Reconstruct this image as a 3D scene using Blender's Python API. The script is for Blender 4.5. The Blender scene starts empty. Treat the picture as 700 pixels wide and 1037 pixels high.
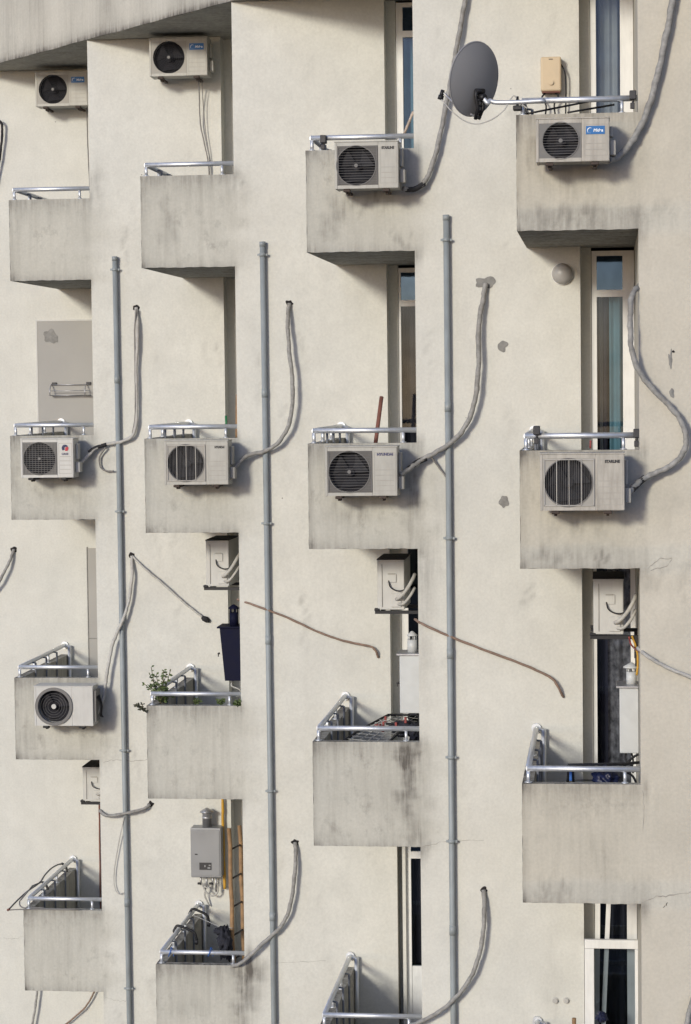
import bpy, bmesh, math, random
import numpy as np
from mathutils import Vector, Matrix
random.seed(7)
C = bpy.context.scene.collection
sc = bpy.context.scene

# ------------------------------------------------------------------ survey: camera solved from the facade, metres
F, YAW, PIT, ROL = 2338.13, -0.1121, -0.0552, -0.0113
CAM = np.array([8.4967, -30.6909, -5.3951])
_cy, _sy = math.cos(YAW), math.sin(YAW)
FW = np.array([_sy*math.cos(PIT), _cy*math.cos(PIT), math.sin(PIT)])
_r = np.array([_cy, -_sy, 0.0]); _u = np.cross(_r, FW)
RT = math.cos(ROL)*_r + math.sin(ROL)*_u
UP = -math.sin(ROL)*_r + math.cos(ROL)*_u
BAY, STEP, BALW, H = 2.1997, 2.5185, 1.0679, 3.0
def YP(c): return -c*STEP                       # front plane of pier / parapet of column c
def U(px, py, Y):                               # measured photo point on the facade plane Y -> world x, z
    d = FW + RT*((px-350)/F) - UP*((py-518.5)/F)
    t = (Y-CAM[1])/d[1]
    p = CAM + d*t
    return float(p[0]), float(p[2])
def P(px, py, Y):
    x, z = U(px, py, Y); return Vector((x, Y, z))
def PX(px, py, X):                              # point on the plane x = X
    d = FW + RT*((px-350)/F) - UP*((py-518.5)/F)
    t = (X-CAM[0])/d[0]; p = CAM + d*t
    return Vector((float(p[0]), float(p[1]), float(p[2])))

# ------------------------------------------------------------------ materials
def newmat(name):
    m = bpy.data.materials.new(name); m.use_nodes = True
    nt = m.node_tree; b = nt.nodes['Principled BSDF']
    return m, nt, b
def nd(nt, t, **kw):
    n = nt.nodes.new(t)
    for k, v in kw.items(): setattr(n, k, v)
    return n
def mathn(nt, op, a, b=None, c=None, clamp=False):
    n = nd(nt, 'ShaderNodeMath', operation=op); n.use_clamp = clamp
    for i, v in enumerate((a, b, c)):
        if v is None: continue
        if isinstance(v, (int, float)): n.inputs[i].default_value = v
        else: nt.links.new(v, n.inputs[i])
    return n.outputs[0]
def mixc(nt, fac, a, b, blend='MIX'):
    n = nd(nt, 'ShaderNodeMix', data_type='RGBA', blend_type=blend)
    for i, v in ((0, fac), (6, a), (7, b)):
        if isinstance(v, (int, float)): n.inputs[i].default_value = v
        elif isinstance(v, tuple): n.inputs[i].default_value = (*v, 1)
        else: nt.links.new(v, n.inputs[i])
    return n.outputs[2]
def noise(nt, vec, scale, detail=4, rough=.55):
    n = nd(nt, 'ShaderNodeTexNoise'); n.inputs['Scale'].default_value = scale
    n.inputs['Detail'].default_value = detail; n.inputs['Roughness'].default_value = rough
    if vec is not None: nt.links.new(vec, n.inputs['Vector'])
    return n.outputs['Fac']
def mapping(nt, vec, scale):
    n = nd(nt, 'ShaderNodeMapping'); n.inputs['Scale'].default_value = scale
    nt.links.new(vec, n.inputs['Vector']); return n.outputs[0]
def maprange(nt, v, a, b, c, d):
    n = nd(nt, 'ShaderNodeMapRange'); nt.links.new(v, n.inputs[0])
    for i, x in enumerate((a, b, c, d)): n.inputs[i+1].default_value = x
    return n.outputs[0]

def simple(name, col, rough=.5, metal=0.0, var=.12, scale=14, dirt=0.0, spec=.4, streak=False):
    m, nt, b = newmat(name)
    g = nd(nt, 'ShaderNodeNewGeometry').outputs['Position']
    n1 = noise(nt, g, scale, 5)
    f = maprange(nt, n1, .3, .7, 1-var, 1+var)
    c = mixc(nt, 1.0, col, f, 'MULTIPLY')
    if dirt:
        v = mapping(nt, g, (9, 9, 1.2)) if streak else g
        n2 = noise(nt, v, 5 if not streak else 2.5, 6, .65)
        k = maprange(nt, n2, .42, .78, 0, dirt)
        c = mixc(nt, k, c, (.09, .075, .055))
    nt.links.new(c, b.inputs['Base Color'])
    r = maprange(nt, n1, .3, .7, max(.02, rough-.08), min(1, rough+.08))
    nt.links.new(r, b.inputs['Roughness'])
    b.inputs['Metallic'].default_value = metal
    b.inputs['Specular IOR Level'].default_value = spec
    return m

def plaster():
    m, nt, b = newmat('facade_plaster')
    g = nd(nt, 'ShaderNodeNewGeometry').outputs['Position']
    at = nd(nt, 'ShaderNodeAttribute', attribute_name='paint')
    sep = nd(nt, 'ShaderNodeSeparateColor'); nt.links.new(at.outputs['Color'], sep.inputs[0])
    dirt, tone, tan = sep.outputs[0], sep.outputs[1], sep.outputs[2]
    big = noise(nt, g, .55, 5, .6); mid = noise(nt, g, 4.2, 6, .62); fine = noise(nt, g, 38, 4, .6)
    stv = mapping(nt, g, (6.5, 6.5, .42)); st = noise(nt, stv, 1.6, 7, .68)
    st2 = noise(nt, mapping(nt, g, (24, 24, .8)), 1.0, 4, .6)
    c = mixc(nt, tone, (.597, .588, .532), (.495, .483, .425))
    c = mixc(nt, tan, c, mixc(nt, tone, (.52, .485, .405), (.50, .47, .39)))
    # warm / cool drift, blotches, fine grain
    c = mixc(nt, maprange(nt, big, .35, .65, 0, .5), c, mixc(nt, 1.0, c, (.93, .95, .98), 'MULTIPLY'))
    c = mixc(nt, 1.0, c, maprange(nt, mid, .25, .75, .95, 1.04), 'MULTIPLY')
    c = mixc(nt, 1.0, c, maprange(nt, fine, .25, .75, .93, 1.07), 'MULTIPLY')
    # faint washed runs everywhere, stronger on the raw grey parapets
    run = maprange(nt, st, .48, .78, 0, 1)
    c = mixc(nt, mathn(nt, 'MULTIPLY', run, mathn(nt, 'MULTIPLY_ADD', tone, .26, .035)), c, (.22, .205, .175))
    run2 = maprange(nt, st2, .5, .8, 0, 1)
    c = mixc(nt, mathn(nt, 'MULTIPLY', run2, mathn(nt, 'MULTIPLY_ADD', tone, .07, .01)), c, (.2, .19, .165))
    bl = noise(nt, mapping(nt, g, (1, 1, .75)), 7.5, 8, .72); bl2 = noise(nt, g, 1.6, 4, .6)
    blm = mathn(nt, 'MULTIPLY', maprange(nt, bl, .53, .70, 0, 1), maprange(nt, bl2, .40, .62, 0, 1), None, True)
    c = mixc(nt, mathn(nt, 'MULTIPLY', blm, mathn(nt, 'MULTIPLY_ADD', tone, .42, .10)), c, (.19, .18, .16))
    c = mixc(nt, 1.0, c, maprange(nt, bl2, .3, .7, .95, 1.04), 'MULTIPLY')
    # dirt where the wall was seen to be dirty, plus shade painted on soffits
    lo = noise(nt, mapping(nt, g, (17, 17, 1.5)), 1.3, 6, .7)
    pat = mathn(nt, 'MULTIPLY_ADD', mid, .55, mathn(nt, 'MULTIPLY_ADD', lo, .75, mathn(nt, 'MULTIPLY', st, .35)))
    s = mathn(nt, 'MULTIPLY', dirt, maprange(nt, pat, .56, 1.0, .12, 1.9), None, True)
    s = mathn(nt, 'MULTIPLY', s, 1.0, None, True)
    c = mixc(nt, mathn(nt, 'MULTIPLY', s, .88), c, (.075, .066, .058))
    # small pits and specks
    vo = nd(nt, 'ShaderNodeTexVoronoi'); vo.inputs['Scale'].default_value = 3.1; nt.links.new(g, vo.inputs['Vector'])
    sp = mathn(nt, 'MULTIPLY', mathn(nt, 'LESS_THAN', vo.outputs['Distance'], .028), maprange(nt, mid, .5, .56, 0, .6))
    c = mixc(nt, sp, c, (.1, .09, .08))
    nt.links.new(c, b.inputs['Base Color'])
    b.inputs['Roughness'].default_value = .92; b.inputs['Specular IOR Level'].default_value = .15
    bp = nd(nt, 'ShaderNodeBump'); bp.inputs['Strength'].default_value = .35; bp.inputs['Distance'].default_value = .012
    hgt = mathn(nt, 'MULTIPLY_ADD', mid, .8, mathn(nt, 'MULTIPLY', fine, .35))
    nt.links.new(hgt, bp.inputs['Height']); nt.links.new(bp.outputs[0], b.inputs['Normal'])
    return m

def glass(name, tint=(.55, .6, .65), refl=.22, gloss=(.42, .5, .62)):
    m, nt, b = newmat(name)
    nt.nodes.remove(b)
    out = nt.nodes['Material Output']
    tr = nd(nt, 'ShaderNodeBsdfTransparent'); tr.inputs[0].default_value = (*tint, 1)
    gl = nd(nt, 'ShaderNodeBsdfGlossy'); gl.inputs['Roughness'].default_value = .03; gl.inputs[0].default_value = (*gloss, 1)
    g = nd(nt, 'ShaderNodeNewGeometry').outputs['Position']
    n = noise(nt, g, 2.2, 3)
    mx = nd(nt, 'ShaderNodeMixShader'); nt.links.new(maprange(nt, n, .3, .7, refl*.7, refl*1.3), mx.inputs[0])
    nt.links.new(tr.outputs[0], mx.inputs[1]); nt.links.new(gl.outputs[0], mx.inputs[2])
    nt.links.new(mx.outputs[0], out.inputs[0])
    return m

M = {}
M['plaster'] = plaster()
M['steel'] = simple('railing_steel', (.66, .68, .70), .48, .75, .05, 25)
M['dull_steel'] = simple('dull_grey_steel', (.17, .178, .19), .55, .2, .15, 12, .2)
M['galv'] = simple('grey_pipe_plastic', (.27, .30, .31), .5, 0, .1, 5, .3, streak=True)
M['cream'] = simple('casing_enamel', (.395, .385, .345), .45, 0, .06, 9, .22, streak=True)
M['cream_dirty'] = simple('aged_casing_enamel', (.405, .38, .33), .5, 0, .08, 9, .45, streak=True)
M['white'] = simple('white_enamel', (.50, .495, .465), .4, 0, .04, 9, .12, streak=True)
M['upvc'] = simple('white_window_frame', (.72, .72, .70), .35, 0, .04, 6, .15, streak=True)
M['grille'] = simple('grey_grille', (.15, .145, .14), .55, 0, .1, 20, .2)
M['grille_mid'] = simple('mid_grey_grille', (.15, .145, .14), .6, 0, .1, 20, .2)
M['grille_light'] = simple('pale_grille_wire', (.45, .43, .39), .5, 0, .1, 20, .2)
M['fan'] = simple('dark_fan', (.013, .012, .016), .75, 0, .2, 30)
M['fan_grey'] = simple('grey_fan', (.016, .016, .020), .75, 0, .2, 30)
M['shroud_dark'] = simple('dark_fan_shroud', (.105,.10,.095), .6, 0, .1, 20)
M['shroud_mid'] = simple('grey_fan_shroud', (.16,.155,.145), .6, 0, .1, 20)
M['shroud_pale'] = simple('pale_fan_shroud', (.33,.315,.28), .6, 0, .08, 20, .3)
M['coil'] = simple('fan_recess', (.014, .014, .018), .9, 0, .3, 40)
M['line'] = simple('panel_groove', (.33, .315, .28), .6, 0, .1, 20)
M['black'] = simple('black_steel', (.012, .012, .014), .5, 0, .2, 30)
M['rust'] = simple('rusty_black_steel', (.05, .035, .028), .7, 0, .3, 30)
M['blue'] = simple('blue_badge', (.012, .13, .36), .4, 0, .04, 30)
M['ink'] = simple('dark_print', (.035, .034, .036), .5, 0, .05, 30)
M['ink_blue'] = simple('blue_grey_print', (.07, .07, .13), .5, 0, .05, 30)
M['ink_pale'] = simple('white_print', (.75, .8, .85), .5, 0, .02, 30)
M['navy_ink'] = simple('navy_print', (.012, .016, .07), .5, 0, .05, 30)
M['red_ink'] = simple('red_print', (.42, .02, .04), .5, 0, .05, 30)
M['hose'] = simple('grey_pipe_wrap', (.27, .265, .25), .7, 0, .28, 22, .4)
M['hose_pale'] = simple('pale_pipe_wrap', (.43, .42, .39), .7, 0, .15, 22, .3)
M['hose_dark'] = simple('black_pipe_foam', (.02, .02, .022), .8, 0, .2, 22)
M['hose_brown'] = simple('brown_pipe_wrap', (.23, .155, .115), .7, 0, .2, 22, .3)
M['cable'] = simple('grey_cable', (.2, .19, .18), .6, 0, .1, 30)
M['dish'] = simple('grey_dish_paint', (.235, .235, .24), .55, 0, .06, 5, .15)
M['beige'] = simple('beige_plastic', (.54, .43, .285), .5, 0, .04, 9, .1)
M['boiler'] = simple('silver_boiler_paint', (.27, .275, .28), .42, .25, .05, 5, .12)
M['boiler_dark'] = simple('navy_enamel', (.006, .007, .022), .6, 0, .1, 9, spec=.1)
M['boiler_white'] = simple('white_heater_enamel', (.5, .515, .51), .42, 0, .04, 6, .14)
M['chrome'] = simple('flue_steel', (.42, .42, .43), .4, .7, .12, 14, .2)
M['yellow'] = simple('yellow_gas_pipe', (.52, .29, .03), .5, 0, .1, 12, .3)
M['wood'] = simple('weathered_wood', (.28, .17, .085), .8, 0, .25, 18, .25, streak=True)
M['wood_red'] = simple('red_brown_wood', (.17, .07, .05), .8, 0, .2, 18)
M['wood_pale'] = simple('pale_wood', (.48, .39, .31), .8, 0, .15, 18)
M['green'] = simple('green_plastic', (.02, .14, .05), .4, 0, .1, 9)
M['greypanel'] = simple('grey_painted_panel', (.345, .335, .31), .8, 0, .06, 2.5, .1)
M['mortar'] = simple('grey_mortar', (.225, .22, .205), .95, 0, .2, 18)
M['hole'] = simple('wall_hole', (.02, .018, .018), .95, 0, .2, 18)
M['crack'] = simple('crack_shade', (.29, .275, .245), .95, 0, .2, 18)
M['lace'] = simple('dark_lace_curtain', (.27, .24, .245), .9, 0, .7, 15)
M['curtain_blue'] = simple('blue_grey_curtain', (.55, .53, .50), .9, 0, .1, 5)
M['curtain_teal'] = simple('teal_curtain', (.24, .42, .47), .9, 0, .1, 5)
M['curtain_mauve'] = simple('mauve_curtain', (.06, .053, .075), .9, 0, .15, 5)
M['curtain_dark'] = simple('dark_curtain', (.05, .045, .055), .9, 0, .2, 5)
M['room'] = simple('dark_room', (.02, .02, .026), .9, 0, .2, 2)
M['glass'] = glass('window_glass', (.55,.60,.64), .08)
M['glass_sky'] = glass('window_glass_reflecting', (.22, .26, .33), .22, (.22, .34, .52))
M['lampglass'] = simple('lamp_glass', (.36, .345, .325), .4, 0, .05, 9)
M['bluecloth'] = simple('blue_plastic_sheet', (.008, .012, .045), .4, 0, .25, 18)
M['bluepeg'] = simple('blue_plastic', (.03, .12, .4), .5, 0, .1, 18)
M['redpeg'] = simple('red_plastic', (.25, .05, .045), .5, 0, .1, 18)
M['darkcloth'] = simple('dark_cloth', (.022, .023, .032), .9, 0, .4, 22)
M['leaf'] = simple('weed_leaf', (.075, .11, .035), .6, 0, .35, 30)
M['leaf_dark'] = simple('dry_weed_leaf', (.045, .05, .03), .7, 0, .35, 30)
M['stem'] = simple('weed_stem', (.09, .08, .045), .8, 0, .2, 30)
M['ground'] = simple('yard_concrete', (.07, .07, .075), .95, 0, .15, .4, .3)

# ------------------------------------------------------------------ mesh helpers
class MB:
    def __init__(s): s.v = []; s.f = []; s.smooth = set(); s.paint = {}
    def add(s, vs, fs, smooth=False):
        o = len(s.v); s.v += [tuple(v) for v in vs]
        for f in fs:
            if smooth: s.smooth.add(len(s.f))
            s.f.append(tuple(i+o for i in f))
        return o
    def box(s, x0, x1, y0, y1, z0, z1):
        x0, x1 = min(x0, x1), max(x0, x1); y0, y1 = min(y0, y1), max(y0, y1); z0, z1 = min(z0, z1), max(z0, z1)
        s.add([(x0,y0,z0),(x1,y0,z0),(x1,y1,z0),(x0,y1,z0),(x0,y0,z1),(x1,y0,z1),(x1,y1,z1),(x0,y1,z1)],
              [(0,3,2,1),(4,5,6,7),(0,1,5,4),(1,2,6,5),(2,3,7,6),(3,0,4,7)])
    def rbox(s, x0, x1, y0, y1, z0, z1, r=.012, seg=2):     # box with rounded edges
        b = bmesh.new(); bmesh.ops.create_cube(b, size=1)
        for v in b.verts:
            v.co = Vector(((x0+x1)/2+v.co.x*(x1-x0), (y0+y1)/2+v.co.y*(y1-y0), (z0+z1)/2+v.co.z*(z1-z0)))
        bmesh.ops.bevel(b, geom=list(b.edges), offset=r, segments=seg, profile=.5, affect='EDGES')
        b.verts.index_update()
        s.add([v.co for v in b.verts], [[v.index for v in f.verts] for f in b.faces]); b.free()
    def tube(s, pts, r, seg=8, cap=True, r2=None):
        pts = [Vector(p) for p in pts]; n = len(pts)
        T = [(pts[min(i+1,n-1)]-pts[max(i-1,0)]).normalized() for i in range(n)]
        up = Vector((0,0,1)) if abs(T[0].z) < .9 else Vector((1,0,0))
        N = (up - T[0]*up.dot(T[0])).normalized(); vs = []
        for i in range(n):
            N = (N - T[i]*N.dot(T[i])).normalized(); B = T[i].cross(N)
            rr = r if not callable(r) else r(i/(n-1))
            if r2 is not None: rr = r+(r2-r)*i/(n-1)
            for k in range(seg):
                a = 2*math.pi*k/seg; vs.append(pts[i]+(N*math.cos(a)+B*math.sin(a))*rr)
        fs = [(i*seg+k, i*seg+(k+1)%seg, (i+1)*seg+(k+1)%seg, (i+1)*seg+k) for i in range(n-1) for k in range(seg)]
        s.add(vs, fs, True)
        if cap:
            o = len(s.v)-n*seg
            s.f.append(tuple(o+k for k in range(seg))[::-1]); s.f.append(tuple(o+(n-1)*seg+k for k in range(seg)))
    def disc(s, c, r, axis='y', seg=32):
        c = Vector(c); vs = []
        for k in range(seg):
            a = 2*math.pi*k/seg; u, w = r*math.cos(a), r*math.sin(a)
            vs.append(c + (Vector((u,0,w)) if axis == 'y' else Vector((u,w,0)) if axis == 'z' else Vector((0,u,w))))
        s.add(vs, [tuple(range(seg))])
    def ring(s, c, r0, r1, y0, y1, seg=40):                 # flat ring in the xz plane with thickness y0..y1
        vs = []
        for k in range(seg):
            a = 2*math.pi*k/seg; ca, sa = math.cos(a), math.sin(a)
            for r, y in ((r0,y0),(r1,y0),(r1,y1),(r0,y1)): vs.append((c[0]+r*ca, y, c[2]+r*sa))
        fs = []
        for k in range(seg):
            j = (k+1) % seg
            for q in range(4):
                q2 = (q+1) % 4; fs.append((k*4+q, k*4+q2, j*4+q2, j*4+q))
        s.add(vs, fs)
    def lathe(s, c, prof, seg=20, cap=True):                # profile (r, z) about a vertical axis
        vs = []
        for r, z in prof:
            for k in range(seg):
                a = 2*math.pi*k/seg; vs.append((c[0]+r*math.cos(a), c[1]+r*math.sin(a), c[2]+z))
        n = len(prof)
        s.add(vs, [(i*seg+k, i*seg+(k+1)%seg, (i+1)*seg+(k+1)%seg, (i+1)*seg+k) for i in range(n-1) for k in range(seg)], True)
        if cap:
            o = len(s.v)-n*seg
            s.f.append(tuple(o+k for k in range(seg))[::-1]); s.f.append(tuple(o+(n-1)*seg+k for k in range(seg)))
    def grid(s, x0, x1, z0, z1, y, res, fn=None):           # sheet facing -y
        nx = max(1, round((x1-x0)/res)); nz = max(1, round((z1-z0)/res)); vs = []
        for j in range(nz+1):
            for i in range(nx+1): vs.append((x0+(x1-x0)*i/nx, y, z0+(z1-z0)*j/nz))
        s.add(vs, [(j*(nx+1)+i, j*(nx+1)+i+1, (j+1)*(nx+1)+i+1, (j+1)*(nx+1)+i) for j in range(nz) for i in range(nx)])
    def build(s, name, mat, parent=None, origin=None, paint=None):
        me = bpy.data.meshes.new(name)
        v = np.array(s.v, float)
        if paint is not None: pc = paint(v)
        if origin is not None: v = v-np.array(origin)
        me.from_pydata(v.tolist(), [], s.f)
        if s.smooth:
            me.polygons.foreach_set('use_smooth', [i in s.smooth for i in range(len(s.f))])
        me.materials.append(mat)
        if paint is not None:
            a = me.color_attributes.new('paint', 'FLOAT_COLOR', 'POINT')
            a.data.foreach_set('color', np.c_[pc, np.ones(len(pc))].ravel())
        me.update()
        o = bpy.data.objects.new(name, me); C.objects.link(o)
        if parent is not None: o.parent = parent
        return o
def tag(o, label, cat, group=None, kind=None):
    o['label'] = label; o['category'] = cat
    if group: o['group'] = group
    if kind: o['kind'] = kind
    return o
def empty(name, loc, label, cat, group=None, rz=0):
    o = bpy.data.objects.new(name, None); C.objects.link(o); o.location = loc; o.rotation_euler = (0,0,rz)
    o.empty_display_size = .1
    return tag(o, label, cat, group)
def spline(pts, n=8):                                       # Catmull-Rom
    pts = [Vector(p) for p in pts]; q = [pts[0]*2-pts[1]]+pts+[pts[-1]*2-pts[-2]]; out = []
    for i in range(1, len(q)-2):
        a, b, c, d = q[i-1:i+3]
        for k in range(n):
            t = k/n; out.append(.5*((2*b)+(c-a)*t+(2*a-5*b+4*c-d)*t*t+(3*b-a-3*c+d)*t**3))
    out.append(pts[-1]); return out
def text_mb(body, size, cx, cz, y, bold=.0, slant=0.0, width=None):
    cu = bpy.data.curves.new('lettering', 'FONT'); cu.body = body; cu.size = size; cu.offset = bold; cu.shear = slant
    o = bpy.data.objects.new('lettering', cu); C.objects.link(o)
    bpy.context.view_layer.update()
    me = bpy.data.meshes.new_from_object(o.evaluated_get(bpy.context.evaluated_depsgraph_get()))
    bpy.data.objects.remove(o); bpy.data.curves.remove(cu)
    v = np.array([tuple(p.co) for p in me.vertices]); w = v[:,0].max()-v[:,0].min(); k = 1 if width is None else width/w
    xm, zm = (v[:,0].max()+v[:,0].min())/2, (v[:,1].max()+v[:,1].min())/2
    m = MB(); m.add([(cx+(p[0]-xm)*k, y, cz+(p[1]-zm)) for p in v], [tuple(f.vertices) for f in me.polygons])
    bpy.data.meshes.remove(me); return m

# ------------------------------------------------------------------ the facade: measured parapet corners (x_topleft,y_top,x_bottomleft,y_bottom)
PAR = {(1,1):(10,202.5,9.6,284.6),(2,1):(142,178.5,144,271.4),(3,1):(308.6,152.5,312.1,255.7),(4,1):(522.1,116.4,524.3,234),
       (1,2):(10.7,441.4,11.8,526.4),(2,2):(147.1,444.3,147.1,539.6),(3,2):(312.9,449.3,312.1,556),(4,2):(527.5,456.4,526,576),
       (1,3):(15.4,686.4,15.4,769),(2,3):(149.3,714.6,149.3,808.6),(3,3):(318.2,751,316.4,856.4),(4,3):(530.4,793.6,527.9,914),
       (1,4):(23.6,921,25.7,1003),(2,4):(158,976.4,159.5,1075)}
XE = {c: 0 for c in range(0, 6)}
_br = {1:[(93.6,284),(95,526.4),(101.4,771)],2:[(238.6,268),(241.8,540.7),(245,809.3)],3:[(421.4,253.6),(422.1,555.7),(425.7,857.9)],4:[(646,232.9),(649.3,576),(649,914)]}
for c in _br: XE[c] = sum(U(x, y, YP(c))[0] for x, y in _br[c])/3
XE[0] = XE[1]-BAY; XE[5] = XE[4]+BAY
BX = {}                                                     # balcony: x0, z_top, z_bottom
for c in range(1, 5):
    for r in range(1, 5):
        if (c, r) in PAR:
            a = PAR[(c, r)]; x0, zt = U(a[0], a[1], YP(c)); x1, zb = U(a[2], a[3], YP(c)); BX[(c,r)] = ((x0+x1)/2, zt, zb)
        else: BX[(c,r)] = (XE[c]-BALW, -r*H+.02, -r*H-1.03)
DL = {0: U(102, 600, YP(0))[0], 1: U(228, 400, YP(1))[0], 2: U(392.5, 380, YP(2))[0], 3: U(588.3, 380, YP(3))[0]}
ZTOP, ZBOT = U(93.3, 40.5, YP(1))[1], -20.0

# dirt seen on the walls: column plane, photo x, y, radius x, radius y, amount
STAINS = {1: [(14,490,7,25,.35),(28,745,14,20,.2),(100,745,20,20,.2),(60,500,30,9,.15),(98,190,6,18,.3),(100,780,14,5,.2)],
          2: [(249,992,12,24,.75),(246,1024,10,32,.5),(262,985,9,20,.3),(200,725,50,6,.12),(170,225,8,30,.3),(205,500,30,8,.2),(240,185,10,8,.3),(160,985,8,30,.22),(195,1020,30,14,.15)],
          3: [(413,768,12,22,.8),(412,805,9,35,.52),(420,845,14,18,.42),(430,790,10,45,.22),(418,500,8,45,.42),(432,575,16,45,.26),(428,650,10,60,.18),(335,225,10,28,.3),
              (410,246,14,7,.4),(345,210,10,12,.3),(365,207,30,6,.28),(360,520,30,9,.22),(330,845,12,10,.25),(385,800,45,40,.14),(450,520,14,30,.12),(536,608,2.5,16,.4),(560,1000,8,40,.12),(470,330,8,60,.08)],
          4: [(575,222,62,10,.42),(545,150,12,30,.34),(600,222,14,12,.2),(580,185,28,16,.2),(560,566,40,9,.36),(608,563,14,7,.42),(590,530,35,10,.2),(540,490,8,18,.2),
              (560,904,40,9,.3),(605,870,30,30,.16),(640,905,14,12,.22),(655,590,18,9,.25),(660,215,20,8,.22),(690,850,40,60,.07)]}
def paint_fn(c):
    st = []
    for (px, py, rx, ry, a) in STAINS.get(c, []):
        x, z = U(px, py, YP(c)); x2, _ = U(px+rx, py, YP(c)); _, z2 = U(px, py+ry, YP(c))
        st.append((x, z, x2-x, z-z2, a))
    def f(v):
        x, z = v[:,0], v[:,2]; d = np.zeros(len(v)); t = np.zeros(len(v))
        wx = x+.035*np.sin(z*13+x*9)+.02*np.sin(z*31+x*17+1)+.012*np.sin(z*71); wz = z+.05*np.sin(x*29+1)+.04*np.sin(x*61+z*5)+.025*np.sin(x*117)
        for (sx, sz, rx, rz, a) in st: e = a*np.exp(-((wx-sx)/rx)**2-((wz-sz)/rz)**2); d = np.maximum(d, e) + .3*np.minimum(d, e)
        for r in range(1, 5):
            if c == 0: break
            x0, zt, zb = BX[(c,r)]
            inz = 1/(1+np.exp(-(zt+.03-z)/.03))/(1+np.exp(-(z-zb+.02)/.03))
            wob = .06*np.sin(z*9+r)+.05*np.sin(z*23+c)
            inx = 1/(1+np.exp((x-(XE[c]+.10+wob))/.09))
            t = np.maximum(t, inz*inx)
            par = inz*(x < XE[c]+.05)
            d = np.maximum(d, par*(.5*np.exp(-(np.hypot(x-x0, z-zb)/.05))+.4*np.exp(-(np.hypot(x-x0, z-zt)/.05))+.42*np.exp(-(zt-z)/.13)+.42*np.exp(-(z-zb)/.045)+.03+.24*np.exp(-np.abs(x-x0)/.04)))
            # grimy slab band along the bottom of the parapets
        if c == 4:
            t = t*.75
            tan = np.where(x > BX[(4,2)][0]-.05, 1.0, 0.0)
            for r in range(1, 5):
                x0, zt, zb = BX[(4,r)]; bw_ = 1/(1+np.exp(-(zb+.205+.012*np.sin(x*7)-z)/.012))/(1+np.exp(-(z-zb+.03)/.012))/(1+np.exp((x-XE[4]-.55)/.25)); tan = tan*(1-.6*bw_); t = np.maximum(t, .95*bw_); d = np.maximum(d, bw_*(.30 if r == 1 else .14)*(x < XE[4]+.05))
        else: tan = np.full(len(v), .06*c/3)
        tan = tan+0*x
        sof_shade = (v[:,1] > YP(c)+.0015) & (v[:,1] < YP(c-1)+.01)
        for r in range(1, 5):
            if c: d = np.where(sof_shade & (np.abs(z-BX[(c,r)][2]) < 1e-4), .5, d)  # balcony undersides: shade painted in through the dirt channel
        rn = np.random.RandomState(40+c); xs_ = XE[c] if c else -2
        for k in range(34):
            ax, az_, ln, wd, am = rn.uniform(xs_, xs_+2.3), rn.uniform(-15, ZTOP), rn.uniform(.12,.5), rn.uniform(.012,.04), rn.uniform(.06,.26)
            u_ = (az_-z)/ln; d = np.maximum(d, am*np.exp(-((wx-ax)/wd)**2)*np.where(u_ > 0, np.exp(-u_), np.exp(-(u_*6)**2)))
        return np.c_[np.clip(d,0,1), np.clip(t,0,1), tan]
    return f

bld = empty('apartment_building', ((XE[1]+XE[4])/2, YP(2), ZBOT-1), 'pale stepped apartment building of stained plaster with small concrete balconies', 'building')
BO = None
def bpart(m, name, mat, parent=None, paint=None):
    """a part of the building: the building Empty has no rotation, so parts keep world coordinates minus its place"""
    par = parent or bld
    return m.build(name, mat, par, tuple(bld.location) , paint)
for c in range(0, 5):
    m = MB(); y = YP(c)
    xl = XE[c] if c else XE[0]-1.2
    xr = DL[c] if c in DL else XE[5]
    zt = ZTOP-.004
    m.grid(xl, xr, ZBOT, zt, y, .05)
    # reveal side, back and end faces of the front panel
    t = .24
    m.add([(xr,y,ZBOT),(xr,y+t,ZBOT),(xr,y+t,zt),(xr,y,zt)], [(0,1,2,3)])
    m.add([(xl,y+t,ZBOT),(xr,y+t,ZBOT),(xr,y+t,zt),(xl,y+t,zt)], [(0,3,2,1)])
    m.add([(xl,y,zt),(xr,y,zt),(xr,y+t,zt),(xl,y+t,zt)], [(0,1,2,3)])
    yb = YP(c-1)+1.6 if c else y+1.6                       # the return wall running back beside the balcony
    nz = 60
    m.add([(xl,y,ZBOT),(xl,yb,ZBOT),(xl,yb,zt),(xl,y,zt)], [(0,3,2,1)])
    m.add([(xl+t,y+t,ZBOT),(xl+t,yb,ZBOT),(xl+t,yb,zt),(xl+t,y+t,zt)], [(0,1,2,3)])
    if c in DL:                                            # narrow recessed plaster jamb beside the windows
        m.box(xr-.02, xr+.105, y+t+.002, y+t+.10, ZBOT, zt)
    bpart(m, 'facade_wall', M['plaster'], None, paint_fn(c))
    if c in DL:                                            # dark rooms behind the windows
        m = MB(); xa, xb = xr-.6, XE[c+1]-.003; ya, yb = y+.36, y+1.55
        m.add([(xa,ya,ZBOT),(xb,ya,ZBOT),(xb,yb,ZBOT),(xa,yb,ZBOT),(xa,ya,zt),(xb,ya,zt),(xb,yb,zt),(xa,yb,zt)],
              [(0,1,2,3),(4,7,6,5),(1,5,6,2),(2,6,7,3),(3,7,4,0)])
        bpart(m, 'room_interior', M['room'])

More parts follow.
